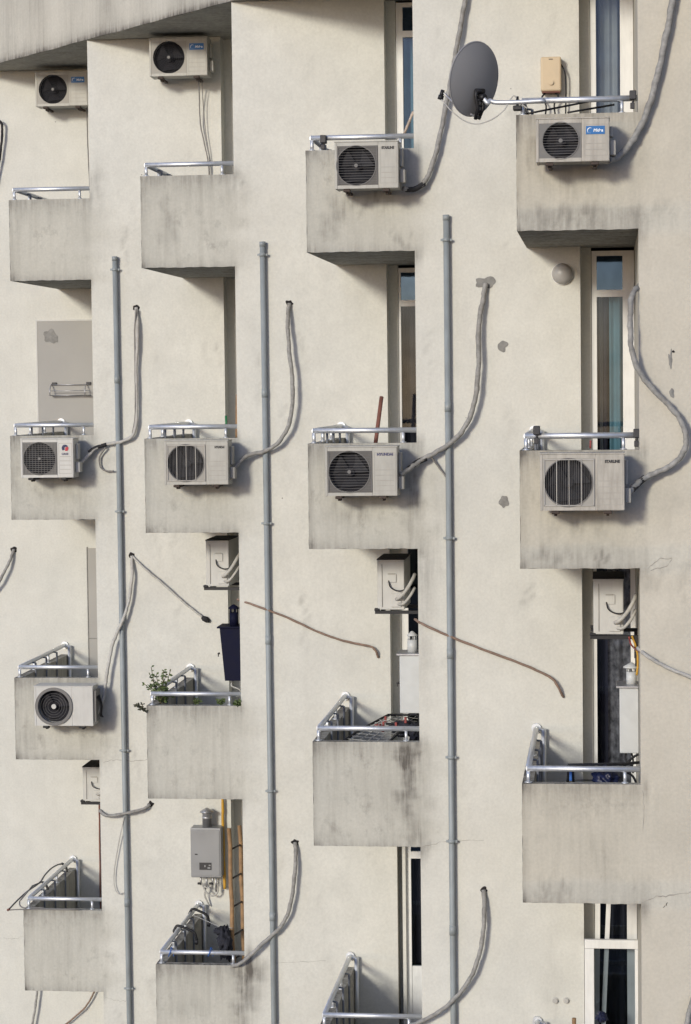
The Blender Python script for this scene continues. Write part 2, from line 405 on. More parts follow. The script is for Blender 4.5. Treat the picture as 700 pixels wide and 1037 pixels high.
# roof slab along the stepping line of the facade
def roof_paint(v):
    z = v[:,2]; d = .6*np.exp(-np.abs(z-ZTOP)/.05)+.14*np.exp(-np.abs(z-ZTOP)/.4)+.2*np.clip((z-ZTOP)/1.2, 0, 1)
    d = np.where(np.abs(z-ZTOP) < 1e-7, .3, d)  # flat dark underside, its shade put into the colour
    n = .12*np.sin(v[:,0]*3.1)*np.sin(v[:,0]*7.7+1)
    return np.c_[np.clip(d+n,0,1), np.full(len(v), .5), np.full(len(v), .45)]
m = MB(); L = math.hypot(BAY, STEP); dx, dy = BAY/L, -STEP/L; nx_, ny_ = -STEP/L*1, -BAY/L   # outward normal of the line (towards camera-left)
o = Vector((XE[1]+nx_*.02, YP(1)+ny_*.02, 0))
s0, s1 = -2.2*L, 4.5*L; ns, nz = 260, 22
vs = []
for j in range(nz+1):
    for i in range(ns+1):
        s_ = s0+(s1-s0)*i/ns; jit = .005*math.sin(s_*5.3)*math.sin(s_*2.1) if j == 0 else 0
        vs.append((o.x+dx*s_, o.y+dy*s_, ZTOP+jit+1.5*j/nz))
m.add(vs, [(j*(ns+1)+i, j*(ns+1)+i+1, (j+1)*(ns+1)+i+1, (j+1)*(ns+1)+i) for j in range(nz) for i in range(ns)])
a0 = o+Vector((dx*s0, dy*s0, 0)); a1 = o+Vector((dx*s1, dy*s1, 0)); bk = Vector((0, 7, 0)); bo = [(o.x+dx*(s0+(s1-s0)*i/ns), o.y+dy*(s0+(s1-s0)*i/ns), vs[i][2]) for i in range(ns+1)]
m.add(bo+[(p[0], p[1]+.05, ZTOP) for p in bo], [(i, i+ns+1, i+ns+2, i+1) for i in range(ns)])
q = [a0+Vector((0,.05,0)), a1+Vector((0,.05,0)), a1+bk, a0+bk]
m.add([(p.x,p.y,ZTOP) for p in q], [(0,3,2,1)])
q[0] = a0; q[1] = a1
m.add([(p.x,p.y,ZTOP+1.5) for p in q], [(0,1,2,3)])
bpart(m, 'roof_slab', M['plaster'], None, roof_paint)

# balconies: parapet + floor slab, railing as sub-part
def jag(m, x0, x1, z0, z1):
    """slightly uneven cast edges"""
    for i, (x, y, z) in enumerate(m.v):
        if abs(x-x0) < 1e-6: m.v[i] = (x+.003*math.sin(z*11)+.002*math.sin(z*37+x), y, z)
        x, y, z = m.v[i]
        if abs(z-z0) < 1e-6: m.v[i] = (x, y, z+.002*math.sin(x*13)+.002*math.sin(x*41))
        x, y, z = m.v[i]
        if abs(z-z1) < 1e-6 and y < YP(4)-99: pass
RY = .06
for c in range(1, 5):
    for r in range(1, 5):
        x0, zt, zb = BX[(c,r)]; y = YP(c); yw = YP(c-1); xe = XE[c]
        m = MB()
        m.grid(x0, xe, zb, zt, y, .03); jag(m, x0, xe, zb, zt)
        def q4(a,b,c_,d): m.add([a,b,c_,d], [(0,1,2,3)])
        q4((x0,y,zt),(xe,y,zt),(xe,y+.1,zt),(x0+.1,y+.1,zt))                       # parapet top
        q4((x0+.1,y+.1,zb+.12),(x0+.1,y+.1,zt),(xe,y+.1,zt),(xe,y+.1,zb+.12))      # inside of the front
        q4((x0,y,zt),(x0+.1,y+.1,zt),(x0+.1,yw,zt),(x0,yw,zt))                     # side parapet top
        q4((x0,y,zb),(x0,y,zt),(x0,yw,zt),(x0,yw,zb))                              # outside of the side
        q4((x0+.1,y+.1,zb+.12),(x0+.1,yw,zb+.12),(x0+.1,yw,zt),(x0+.1,y+.1,zt))    # inside of the side
        q4((x0+.1,y+.1,zb+.12),(xe,y+.1,zb+.12),(xe,yw,zb+.12),(x0+.1,yw,zb+.12))  # floor
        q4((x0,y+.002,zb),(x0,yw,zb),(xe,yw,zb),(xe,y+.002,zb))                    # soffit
        m.box(DL[c-1]+.004, xe, yw+.002, yw+.33, zb, zb+.12)                       # sill of the door opening
        pf = paint_fn(c)
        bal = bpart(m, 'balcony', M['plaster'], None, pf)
        m = MB(); zr = zt+.128; xr0 = x0+.056; xr1 = xe-.004
        m.tube([(xr0-.01,y+RY,zr),(xr1,y+RY,zr)], .0265, 10)
        m.tube([(xr0,y+RY,zr),(xr0,yw-.03,zr)], .0265, 10)
        m.tube([(xr0,yw-.03,zr),(xr0,yw-.004,zr)], .05, 12)
        for (ax, ay, rr) in ((xr0,y+RY,.018),(xe-.14,y+RY,.016),(xr0,y+RY+.75,.018),(xr0,y+RY+1.5,.018)):
            m.tube([(ax,ay,zt-.004),(ax,ay,zr-.02)], rr, 8); m.tube([(ax,ay,zt+.001),(ax,ay,zt+.010)], rr*1.9, 10)
        m.tube([(xr0+.075,yw-.06,zb+.125),(xr0+.075,yw-.06,zr)], .026, 10)
        m.tube([(xr0+.075,yw-.06,zr-.01),(xr0,yw-.06,zr-.01)], .02, 8)
        bpart(m, 'railing', M['steel'], bal)
        for by in (.55, 1.12, 1.7):
            m = MB(); m.tube([(xr0+.068,y+RY+by,zb+.125),(xr0+.068,y+RY+by,zr-.012)], .013, 7); m.tube([(xr0+.068,y+RY+by,zr-.014),(xr0+.01,y+RY+by,zr-.008)], .010, 6)
            bpart(m, 'baluster', M['dull_steel'], bal)

# ------------------------------------------------------------------ windows in the recesses
def curtain(xa, xb, z0, z1, y, amp=.02, per=.07, ph=0):
    m = MB(); n = max(6, int((xb-xa)/.008)); vs = []
    for z in (z0, z1):
        for i in range(n+1):
            x = xa+(xb-xa)*i/n; vs.append((x, y+amp*math.sin(x*2*math.pi/per+ph)+.5*amp*math.sin(x*2*math.pi/per*.43+ph*2), z))
    m.add(vs, [(i, i+1, n+2+i, n+1+i) for i in range(n)], True); return m
def window(c, ztop, zbot, trans=None, jl=.055, jr=.11, curt=(), glass_up='glass_sky', glass_lo='glass', tw=.07, solid=None, inset=.02, xl_off=.11, yo=.245):
    """uPVC window/door of bay c; trans = z of the transom centre; solid = z below which a panel fills the sash"""
    y = YP(c)+yo; xa = DL[c]+xl_off; xb = XE[c+1]-.004
    m = MB(); yd = y+.07
    m.box(xa, xa+jl, y, yd, zbot, ztop); m.box(xb-jr, xb, y, yd, zbot, ztop)
    m.box(xa+jl, xb-jr, y, yd, ztop-.05, ztop); m.box(xa+jl, xb-jr, y, yd, zbot, zbot+.06)
    if trans is not None: m.box(xa+jl, xb-jr, y-.004, yd, trans-tw/2, trans+tw/2)
    if solid is not None: m.box(xa+jl, xb-jr, y+.012, yd-.01, zbot+.06, solid)
    w = bpart(m, 'window', M['upvc'])
    spans = [(zbot+.06 if solid is None else solid, (trans-tw/2) if trans is not None else ztop-.05, glass_lo)]
    if trans is not None: spans.append((trans+tw/2, ztop-.05, glass_up))
    if xb-jr-xa-jl > .02:
        for z0, z1, g in spans:
            m = MB(); m.add([(xa+jl,y+.03,z0),(xb-jr,y+.03,z0),(xb-jr,y+.03,z1),(xa+jl,y+.03,z1)], [(0,1,2,3)])
            bpart(m, 'pane', M[g], w)
    for (f0, f1, mat, amp, per) in curt:
        wd = xb-jr-xa-jl
        m = curtain(xa+jl+wd*f0, xa+jl+wd*f1, (spans[0][0]), spans[0][1], y+.16, amp, per, f0*9)
        bpart(m, 'curtain', M[mat], w)
    return w
def zz(c, px, py): return U(px, py, YP(c)+.245)[1]
FL = lambda c, r: BX[(c+1, r)][2]+.12                       # floor level behind balcony r of bay c
CE = lambda c, r: BX[(c+1, r)][2]-.003                      # soffit above
# bay behind column 4
window(3, ZTOP-.03, FL(3,1), None, .055, .13, [(0,.12,'curtain_dark',.01,.05),(.08,1.0,'curtain_blue',.022,.085)])
window(3, CE(3,1)-.03, FL(3,2), zz(3,620,297), .05, .115, [(0,.10,'curtain_mauve',.012,.06),(.10,.22,'curtain_blue',.008,.05),(.22,.40,'curtain_mauve',.02,.09),(.48,1,'curtain_teal',.02,.09)])  # second strip, pale: the frame's reflection modelled as a curtain
window(3, CE(3,2)-.02, FL(3,3), None, .035, .05, [(0,.16,'curtain_dark',.012,.06),(.14,.32,'curtain_mauve',.02,.08),(.32,1,'lace',.03,.13)])
window(3, CE(3,3)-.02, -15, None, .02, .10, [(0.3,1,'curtain_dark',.02,.08)])
# bay behind column 3
window(2, ZTOP-.03, FL(2,1), zz(2,410,34.5), .075, .02, [(0,1,'curtain_teal',.02,.09)])
window(2, CE(2,1)-.03, FL(2,2), zz(2,412,307), .025, .02, [(0,.9,'curtain_dark',.015,.06)])
window(2, CE(2,2)-.02, FL(2,3), None, .075, .02, [])
m = MB(); xq = U(402.5, 900, YP(2))[0]; m.grid(DL[2], xq, FL(2,4), CE(2,3)-.002, YP(2), .05); m.add([(xq,YP(2),FL(2,4)),(xq,YP(2)+.24,FL(2,4)),(xq,YP(2)+.24,CE(2,3)-.002),(xq,YP(2),CE(2,3)-.002)], [(0,1,2,3)]); bpart(m, 'facade_wall', M['plaster'], None, paint_fn(2)); m = MB(); m.box(DL[2]+.107, DL[2]+.144, YP(2)+.03, YP(2)+.19, FL(2,4), CE(2,3)-.002); bpart(m, 'door_jamb', M['plaster'], None, paint_fn(2))
window(2, CE(2,3)-.02, FL(2,4), zz(2,420,863), .055, .02, [(0,1,'curtain_dark',.015,.06)], solid=zz(2,420,975), tw=.08, xl_off=.145, yo=.09)
# bay behind column 2 and column 1: only slivers show
window(1, ZTOP-.03, FL(1,1), zz(1,238,66), .06, .02, [(0,1,'curtain_blue',.02,.09)])
window(1, CE(1,1)-.03, FL(1,2), zz(1,239,318), .03, .02, [(0,1,'curtain_mauve',.02,.09)])
window(1, CE(1,2)-.02, FL(1,3), None, .10, .02, [])
window(1, CE(1,3)-.02, FL(1,4), None, .08, .02, [(0,1,'curtain_blue',.02,.09)])
for r in range(0, 4):
    window(0, (CE(0,r) if r else ZTOP)-.03, FL(0,r+1), None, .08, .02, [])
# low white glazed screen in the opening below the bottom right balcony, with a tilted sash behind it
y = YP(3)-.05
def at3(px, py, yy=y): return U(px, py, yy)
xa, zt = at3(592, 951.5); xb, _ = at3(648, 951.5); zb = -15.0
m = MB(); fw = .085
m.rbox(xa, xa+.095, y, y+.05, zb, zt-.092, .004); m.rbox(xb-.05, xb, y, y+.05, zb, zt-.092, .004); m.rbox(xa, xb, y, y+.05, zt-.09, zt, .004)
scr = bpart(m, 'window', M['upvc'])
m = MB(); m.add([(xa+.095,y+.025,zb),(xb-.05,y+.025,zb),(xb-.05,y+.025,zt-.09),(xa+.095,y+.025,zt-.09)], [(0,1,2,3)]); bpart(m, 'pane', M['glass'], scr)
m = MB(); yy = YP(3)+.2
for p0, p1, w_ in (((605.5,913),(604.5,1040),.05),((616.5,913),(611,1040),.045)):
    a = P(p0[0],p0[1],yy); b = P(p1[0],p1[1],yy-.06)
    m.add([(a.x-w_/2,a.y,a.z),(a.x+w_/2,a.y,a.z),(b.x+w_/2,b.y,b.z),(b.x-w_/2,b.y,b.z),
           (a.x-w_/2,a.y+.04,a.z),(a.x+w_/2,a.y+.04,a.z),(b.x+w_/2,b.y+.04,b.z),(b.x-w_/2,b.y+.04,b.z)],
          [(0,1,2,3),(4,7,6,5),(0,4,5,1),(1,5,6,2),(2,6,7,3),(3,7,4,0)])
bpart(m, 'sash', M['upvc'], scr)

# small repairs, holes and cracks in the plaster
def blob(name, c, px, py, rx, ry, mat, seed, prm=.28, dy=.004):
    rnd = random.Random(seed); y = YP(c)-dy; x, z = U(px, py, y); x2, _ = U(px+rx, py, y); _, z2 = U(px, py+ry, y); n = 22
    ph = [rnd.uniform(0, 6.28) for _ in range(4)]; am = [rnd.uniform(.3, 1)*prm for _ in range(4)]
    vs = [(x, y-.004, z)]
    for k in range(n):
        a = 2*math.pi*k/n; r = 1+sum(am[q]*.5*math.sin((q+2)*a+ph[q]) for q in range(4)); vs.append((x+(x2-x)*r*math.cos(a), y, z+(z-z2)*r*math.sin(a)))
    m = MB(); m.add(vs, [(0, 1+k, 1+(k+1)%n) for k in range(n)]); return bpart(m, name, M[mat])
blob('mortar_patch', 3, 492, 286, 10, 6, 'mortar', 1); blob('mortar_patch', 3, 509, 350.5, 5, 5.5, 'mortar', 2)
blob('mortar_patch', 3, 510.5, 508, 4.5, 6.5, 'mortar', 3); blob('mortar_patch', 4, 680.5, 398, 2.6, 4.5, 'mortar', 5)
blob('mortar_patch', 4, 679, 364, 2, 8, 'mortar', 6, .5); blob('mortar_patch', 4, 682, 356, 1.4, 1.3, 'hole', 16)
for c, px, py in ((1,138,311.5),(2,293,307),(1,133.5,562.5),(2,299,853),(3,490,901),(1,152.5,814.5),(1,208.5,627.5),(0,14,556.5)):
    blob('pipe_hole', c, px, py, 3.6 if c > 1 else 3.2, 3.0, 'hole', int(px), .25)
def crack(c, pts, w=.006, mat='crack'):
    y = YP(c)-.0025; rnd = random.Random(int(pts[0][0])); q = []
    for i in range(len(pts)-1):
        for k in range(5):
            t = k/5; q.append((pts[i][0]+(pts[i+1][0]-pts[i][0])*t+rnd.uniform(-.8,.8), pts[i][1]+(pts[i+1][1]-pts[i][1])*t+rnd.uniform(-.9,.9)))
    q.append(pts[-1]); vs = []
    for i, (px, py) in enumerate(q):
        x, z = U(px, py, y); k = w*rnd.uniform(.25, 1)*.5
        hor = abs(q[-1][0]-q[0][0]) > abs(q[-1][1]-q[0][1])
        vs += [(x, y, z-k), (x, y, z+k)] if hor else [(x-k, y, z), (x+k, y, z)]
    m = MB(); m.add(vs, [(2*i, 2*i+2, 2*i+3, 2*i+1) for i in range(len(q)-1)]); bpart(m, 'crack', M[mat])
crack(1, [(104,772),(118,769),(135,771),(149,769)], .007); crack(3, [(427,858),(445,853),(462,852),(490,851)], .006)
crack(4, [(650,914),(664,908),(682,907),(700,903)], .012); crack(4, [(656,576),(668,566),(681,565),(676,573),(659,578)], .01)
crack(4, [(672,920),(676,914)], .008, 'hole'); crack(2, [(280,975),(300,974),(330,973)], .005)
crack(1, [(107,1010),(122,1014),(130,1013)], .006); crack(0, [(2,950),(14,951),(23,948)], .005)
crack(4, [(651,800),(652,820),(651,842)], .005)
# grey painted board on the wall of the second left balcony
y = YP(0); xa, zt = U(37.8, 325.5, y); xb = XE[1]+.35; zb = U(40, 455, y)[1]
m = MB(); m.box(xa, xb, y-.012, y+.002, zb, zt); pn = bpart(m, 'wall_panel', M['greypanel'])
m = MB(); m.box(xa-.02, xa-.001, y-.016, y+.002, zb, zt+.02); m.box(xa-.001, xb, y-.016, y+.002, zt+.001, zt+.02); bpart(m, 'panel_edging', M['white'], pn)
y = YP(0); xa, zt = U(88.8, 555, y); zb = U(90, 705, y)[1]
m = MB(); m.box(xa, XE[1]+.3, y-.012, y+.002, zb, zt); pn = bpart(m, 'door_leaf', M['greypanel'])
m = MB(); m.box(xa-.012, xa-.001, y-.02, y+.002, zb, zt+.015); m.box(xa, XE[1]+.3, y-.0125, y-.0121, zt-1.24, zt-1.225); bpart(m, 'door_edging', M['mortar'], pn)
b = blob('damp_patch', 0, 51, 340.5, 6.5, 7.0, 'mortar', 12, .3, .016)
blob('damp_patch', 0, 56, 343, 2.6, 4.0, 'mortar', 13, .4, .018)

# ------------------------------------------------------------------ sky, ground
gm = MB(); gm.add([(-400,-400,0),(400,-400,0),(400,400,0),(-400,400,0)], [(0,1,2,3)])
g = gm.build('ground', M['ground']); g.location = (0, 0, ZBOT-.5); g['kind'] = 'structure'

# ------------------------------------------------------------------ air conditioners
def holed_front(m, x0, x1, z0, z1, cx, cz, r, y, n=48):
    vs = []
    for k in range(n):
        a = 2*math.pi*k/n; ca, sa = math.cos(a), math.sin(a)
        t = min(((x1-cx)/ca if ca > 1e-9 else (x0-cx)/ca if ca < -1e-9 else 1e9), ((z1-cz)/sa if sa > 1e-9 else (z0-cz)/sa if sa < -1e-9 else 1e9))
        vs += [(cx+r*ca, y, cz+r*sa), (cx+t*ca, y, cz+t*sa)]
    m.add(vs, [(2*k, 2*((k+1)%n), 2*((k+1)%n)+1, 2*k+1) for k in range(n)])
    for (px, pz) in ((x0,z0),(x1,z0),(x1,z1),(x0,z1)):      # close the square corners
        best = sorted(range(n), key=lambda k: (vs[2*k+1][0]-px)**2+(vs[2*k+1][2]-pz)**2)
        a = best[0]; b = min((a+1)%n, (a-1)%n, key=lambda k: (vs[2*k+1][0]-px)**2+(vs[2*k+1][2]-pz)**2)
        m.add([(px,y,pz), vs[2*a+1], vs[2*b+1]], [(0,1,2)])
    tv = []
    for k in range(n):
        a = 2*math.pi*k/n; tv += [(cx+r*math.cos(a), y, cz+r*math.sin(a)), (cx+r*math.cos(a), y+.09, cz+r*math.sin(a))]
    m.add(tv, [(2*k, 2*k+1, 2*((k+1)%n)+1, 2*((k+1)%n)) for k in range(n)], True)
def aircon(loc, W, Hh, D, label, style, badge=None, rz=0, body='cream', fr=None, side='plain', shelf=None, gap=.12, fan_x=None):
    """outdoor unit, front at local y=0 facing -y, standing height z 0..H, back towards +y"""
    root = empty('air_conditioner', loc, label, 'air conditioner', 'outdoor air conditioner units on the facade', rz)
    B = lambda m, n, mat, par=root: m.build(n, M[mat], par)
    r = fr or Hh*.428; cx = -W/2 + (fan_x if fan_x else W*.335); cz = Hh*.5; x0, x1 = -W/2, W/2
    fx0, fx1 = max(x0+.025, cx-r-.028), cx+r+.022
    m = MB()
    sm = MB(); holed_front(sm, fx0, fx1, .035, Hh-.035, cx, cz, r, .004)
    m.box(fx0, fx1, .094, .10, .035, Hh-.035)
    # shell around the recess
    m.rbox(x0, fx0, 0, D, 0, Hh, .006); m.rbox(fx1, x1, 0, D, 0, Hh, .009)
    m.box(fx0, fx1, .002, D-.003, Hh-.035, Hh-.002); m.box(fx0, fx1, .002, D-.003, .003, .035); m.box(fx0, fx1, .105, D-.003, .035, Hh-.035)
    m.rbox(x0-.004, x1+.004, -.004, D+.002, Hh-.001, Hh+.012, .004)      # lid
    casing = B(m, 'casing', body)
    B(sm, 'fan_shroud', {'h':'shroud_dark','net':'shroud_mid','hs':'shroud_mid','v':'shroud_pale','fine':'shroud_pale'}.get(style, body))
    m = MB(); m.disc((cx, .092, cz), r-.002, 'y', 40); B(m, 'fan_recess', 'coil')
    m = MB(); nb = 3
    for k in range(nb):
        a0 = 2*math.pi*k/nb+.4; vs = []
        for i in range(7):
            rr = .03+(r*.93-.03)*i/6
            for s_, yo in ((-1,.052),(1,.082)):
                a = a0+s_*(.55+.1*i/6)+.25*i/6; vs.append((cx+rr*math.cos(a), yo, cz+rr*math.sin(a)))
        m.add(vs, [(2*i, 2*i+2, 2*i+3, 2*i+1) for i in range(6)], True)
    m.tube([(cx,.046,cz),(cx,.088,cz)], .045, 14)
    fan = B(m, 'fan', 'fan_grey' if style in ('h','v','net') else 'fan')
    # guards
    m = MB(); gm_ = 'grille_mid' if style == 'h' else 'grille'
    if style in ('h','hs'):
        sq = style == 'h'
        for k in range(15 if sq else 13):
            z = .05+(Hh-.10)*k/(14 if sq else 12)
            hw = (fx1-fx0)/2-.008 if sq else 0
            dz = z-cz; w_ = math.sqrt(max(0, r*r-dz*dz)) if not sq else hw
            xm = (fx0+fx1)/2 if sq else cx
            if w_ > .02: m.box(xm-w_, xm+w_, -.004, .001, z-.0012, z+.0012)
        m.ring((cx,0,cz), r-.004, r+.004, -.003, .003, 44)
        if sq:
            m.box(fx0+.004, fx0+.012, -.005, .002, .045, Hh-.045); m.box(fx1-.012, fx1-.004, -.005, .002, .045, Hh-.045)
    elif style == 'v':
        for k in range(26):
            dx_ = -r+2*r*(k+.5)/26; m.box(cx+dx_-.0011, cx+dx_+.0011, -.004, .001, cz-math.sqrt(r*r-dx_*dx_), cz+math.sqrt(r*r-dx_*dx_))
        m.ring((cx,0,cz), r-.004, r+.005, -.003, .003, 44)
    elif style == 'ring':
        for q in (.35, .5, .65, .8): m.ring((cx,0,cz), r*q-.0009, r*q+.0009, -.016, -.012, 36)
        m.ring((cx,0,cz), r-.006, r+.03, -.018, .004, 48)
        gm_ = 'grille'
    elif style == 'fine':
        for q in (.15,.27,.39,.51,.63,.75,.87,.97): m.ring((cx,0,cz), r*q-.0016, r*q+.0016, -.005, -.002, 36)
        for k in range(8):
            a = math.pi*k/8
            m.tube([(cx-r*math.cos(a), -.003, cz-r*math.sin(a)), (cx+r*math.cos(a), -.003, cz+r*math.sin(a))], .0016, 4)
        gm_ = 'fan_grey'
    elif style == 'net':
        for k in range(16):
            z = .055+(Hh-.11)*k/15; m.box(fx0+.012, fx1-.012, -.004, .001, z-.0022, z+.0022)
        for k in range(12):
            x = fx0+.016+(fx1-fx0-.032)*k/11; m.box(x-.0015, x+.0015, -.0065, -.0042, .05, Hh-.05)
        m.ring((cx,0,cz), r-.003, r+.003, -.003, .003, 44)
    B(m, 'fan_guard', gm_)
    if style == 'v':                                        # pale stiffening wires right across the square guard
        m = MB()
        for k in range(5):
            x = fx0+.012+(fx1-fx0-.024)*(k/4); m.box(x-.0026, x+.0026, -.009, -.0045, .045, Hh-.045)
        for z in (.045, Hh-.049): m.box(fx0+.009, fx1-.009, -.009, -.0045, z, z+.006)
        B(m, 'guard_wire', 'grille_light')
    if style in ('h','hs','net','fine','ring'):
        m = MB(); m.tube([(cx,-.012 if style == 'ring' else -.007,cz),(cx,0,cz)], .03 if style == 'ring' else .018, 14); B(m, 'fan_hub', 'white' if style == 'ring' else 'grille')
    # louvre grooves of the right hand panel
    px0, px1 = fx1+.02, x1-.022
    if style != 'ring' and px1-px0 > .06:
        m = MB(); zs = [.10+.052*k for k in range(5)]
        for z in zs:
            if z < Hh-.2: m.box(px0+.012, px1-.012, -.0016, .003, z, z+.006)
        m.box(px0, px0+.004, -.0016, .003, .05, Hh-.05); m.box(px1, px1+.004, -.0016, .003, .05, Hh-.05); m.box(px0+.004, px1, -.0016, .003, .05, .054); m.box(px0+.004, px1, -.0016, .003, Hh-.054, Hh-.05)
        B(m, 'front_panel', 'line')
    # valve cover and service side
    m = MB()
    if side == 'plain':
        m.rbox(x1+.002, x1+.055, .10, .25, .06, .19, .008); m.rbox(x1+.002, x1+.03, .12, D-.03, .22, Hh-.06, .008); B(m, 'valve_cover', 'white' if body == 'white' else 'cream')
    elif side == 'open':
        m.box(x1+.002, x1+.03, .03, D-.03, .05, Hh-.05); B(m, 'valve_cover', 'grille')
        m = MB()
        for q in range(3):
            m.tube(spline([(x1+.03,.08+.06*q,Hh*.75),(x1+.07,.09+.05*q,Hh*.5),(x1+.06,.12+.04*q,Hh*.25),(x1+.08,.2,Hh*.18)], 5), .008, 6)
        B(m, 'wiring', 'hose_dark')
    else:                                                   # seen end-on
        m.rbox(x1+.001, x1+.012, .10, .20, Hh*.56, Hh*.74, .004); B(m, 'wiring_cover', body); m = MB(); m.rbox(x1+.001, x1+.018, .14, .25, .03, Hh*.33, .005); B(m, 'valve_cover', body)
        m = MB(); m.rbox(x0-.006, x1+.006, -.006, D+.01, Hh+.0125, Hh+.022, .003); B(m, 'black_top', 'black')  # thin black sheet laid over the lid
        m = MB(); m.box(x1+.012, x1+.017, .115, .185, Hh*.725, Hh*.75); m.tube([(x1+.006,.05,.03),(x1+.006,.05,Hh-.03)], .003, 5)
        B(m, 'handle', 'line')
        m = MB()
        m.tube(spline([(x1+.014,.12,Hh*.6),(x1+.035,.14,Hh*.47),(x1+.05,.21,Hh*.4),(x1+.05,.29,Hh*.42),(x1+.04,.36,Hh*.55)], 6), .007, 6)
        B(m, 'wiring', 'hose_dark')
        m = MB()
        m.tube(spline([(x1+.02,.20,Hh*.22),(x1+.07,.24,Hh*.27),(x1+.07,.31,Hh*.42),(x1+.03,.37,Hh*.62),(x1-.05,.39,Hh*.72)], 6), .019, 8)
        m.tube(spline([(x1+.02,.22,Hh*.12),(x1+.06,.28,Hh*.14),(x1+.05,.35,Hh*.3),(x1-.02,.39,Hh*.45)], 6), .015, 8)
        B(m, 'connection_pipe', 'hose_pale')
    # badge and lettering
    if badge:
        bx = (px0+px1)/2
        if badge[0] == 'plate':
            bw = (px1-px0)*.82; bh = bw*.44; bz = Hh-.05-bh*.72
            m = MB(); m.box(bx-bw/2, bx+bw/2, -.004, .002, bz-bh/2, bz+bh/2); pl = B(m, 'brand_badge', 'blue')
            m = text_mb('Midea', bh*.50, bx+bw*.16, bz-bh*.03, -.006, .0012, .15, bw*.52)
            vs = []; rr_ = bh*.33
            for k in range(15):
                a = math.radians(40+255*k/14); t_ = .1+.9*math.sin(math.pi*min(1, k/11)); vs += [(bx-bw*.29+rr_*math.cos(a), -.006, bz-bh*.02+rr_*math.sin(a)), (bx-bw*.29+rr_*(1-.3*t_)*math.cos(a), -.006, bz-bh*.02+rr_*(1-.3*t_)*math.sin(a))]
            m.add(vs, [(2*k, 2*k+2, 2*k+3, 2*k+1) for k in range(14)])
            m.build('lettering', M['ink_pale'], pl)
        elif badge[0] == 'round':
            bz = Hh*.77; R_ = .042; m = MB()
            n = 18; vs = []
            for k in range(n+1):
                a = math.radians(35+190*k/n); vs += [(bx+R_*math.cos(a), -.004, bz+R_*math.sin(a)), (bx+R_*.45*math.cos(a)+.012, -.004, bz+R_*.45*math.sin(a)-.004)]
            m.add(vs, [(2*k, 2*k+2, 2*k+3, 2*k+1) for k in range(n)]); em = B(m, 'emblem', 'navy_ink')
            m = MB(); vs = [(bx+.0, -.005, bz-.035)]
            for k in range(10):
                a = math.radians(-52+75*k/9); vs.append((bx+R_*1.02*math.cos(a), -.005, bz+R_*1.02*math.sin(a)-.002))
            vs.append((bx+.004, -.005, bz+.008))
            m.add(vs, [tuple(range(len(vs)))]); m.build('emblem_segment', M['red_ink'], em)
            text_mb('GREE', .034, bx, bz-.072, -.004, .001, 0, .085).build('lettering', M['ink_blue'], root)
        else:
            tx, mat, wd, hz = badge[1:]
            text_mb(tx, .034, x1-.04-wd/2 if style != 'ring' else x0+W*.70, Hh*hz, -.003, .0025, 0, wd).build('lettering', M[mat], root)
    # brackets
    if shelf:
        xb_ = shelf                                        # local depth of the wall behind
        for xs in (-W*.38, W*.46):
            m = MB(); m.box(xs-.02, xs+.02, -.03, xb_, -.045, -.012); m.box(xs-.02, xs+.02, xb_-.03, xb_, -.30, -.045)
            m.rbox(xs-.03, xs+.04, -.035, .02, -.012, .014, .006)
            if xs > 0: m.box(xs-W*.82, xs-.02, .02, .05, -.04, -.015)
            B(m, 'mounting_bracket', 'black')
    else:
        for xs in (-W*.32, W*.30):
            m = MB(); m.box(xs-.016, xs+.016, .035, D+gap-.002, -.032, -.008); m.rbox(xs-.034, xs+.034, .012, .075, -.028, -.0005, .006)
            m.box(xs-.012, xs+.012, .075, .2, -.05, -.032)
            B(m, 'mounting_bracket', 'rust' if body != 'white' else 'black')
    return root
AD, GAP = .29, .13
def wall_ac(c, box, label, style, **kw):
    x0, y0, x1, y1 = box; yf = YP(c)-AD-GAP
    a, zt = U(x0, (y0+y1)/2, yf); b_, _ = U(x1, (y0+y1)/2, yf); _, zt = U((x0+x1)/2, y0, yf); _, zb = U((x0+x1)/2, y1, yf)
    return aircon(((a+b_)/2, yf, zb), b_-a, zt-zb-.012, AD, label, style, gap=GAP, **kw)
wall_ac(0, (35.8,72,88.8,107.4), 'shaded cream outdoor unit hung under the roof slab at far top left', 'fine', badge=('plate',), body='cream')
wall_ac(1, (151.3,37.6,210,76.9), 'cream outdoor unit tucked under the roof slab beside the top corner, its drain wires hanging', 'fine', badge=('plate',), body='cream')
wall_ac(3, (339.1,142.5,403.6,191), 'grey barred outdoor unit on the top balcony with a wooden stick behind it', 'h', badge=('text','STARLINE','ink',.125,.87), body='cream')
wall_ac(4, (543,118.8,617.3,163.9), 'cream outdoor unit with blue brand plate below the satellite dish', 'hs', badge=('plate',), body='cream_dirty')
wall_ac(1, (21,443.9,74.4,483.9), 'small outdoor unit with red and navy round emblem and a square net guard', 'net', badge=('round',), body='white', fan_x=.235)
wall_ac(2, (166.5,445.7,231.2,491), 'grey outdoor unit with small grey lettering on the second balcony column', 'v', badge=('text','HYUNDAI','ink',.11,.86), body='cream')
wall_ac(3, (329.4,451.8,402.4,502.5), 'outdoor unit with blue grey lettering and horizontal bars below a red brown stick', 'h', badge=('text','HYUNDAI','ink_blue',.16,.855), body='cream')
wall_ac(4, (547,458.6,632.7,517.3), 'largest outdoor unit, rusty, with vertical wires over its fan, at the right', 'v', badge=('text','STARLINE','ink',.13,.87), body='cream_dirty')
wall_ac(1, (34.8,694.6,94.4,735.3), 'white outdoor unit with open black fan and round white hub', 'ring', badge=None, body='white', fr=.205, side='open')
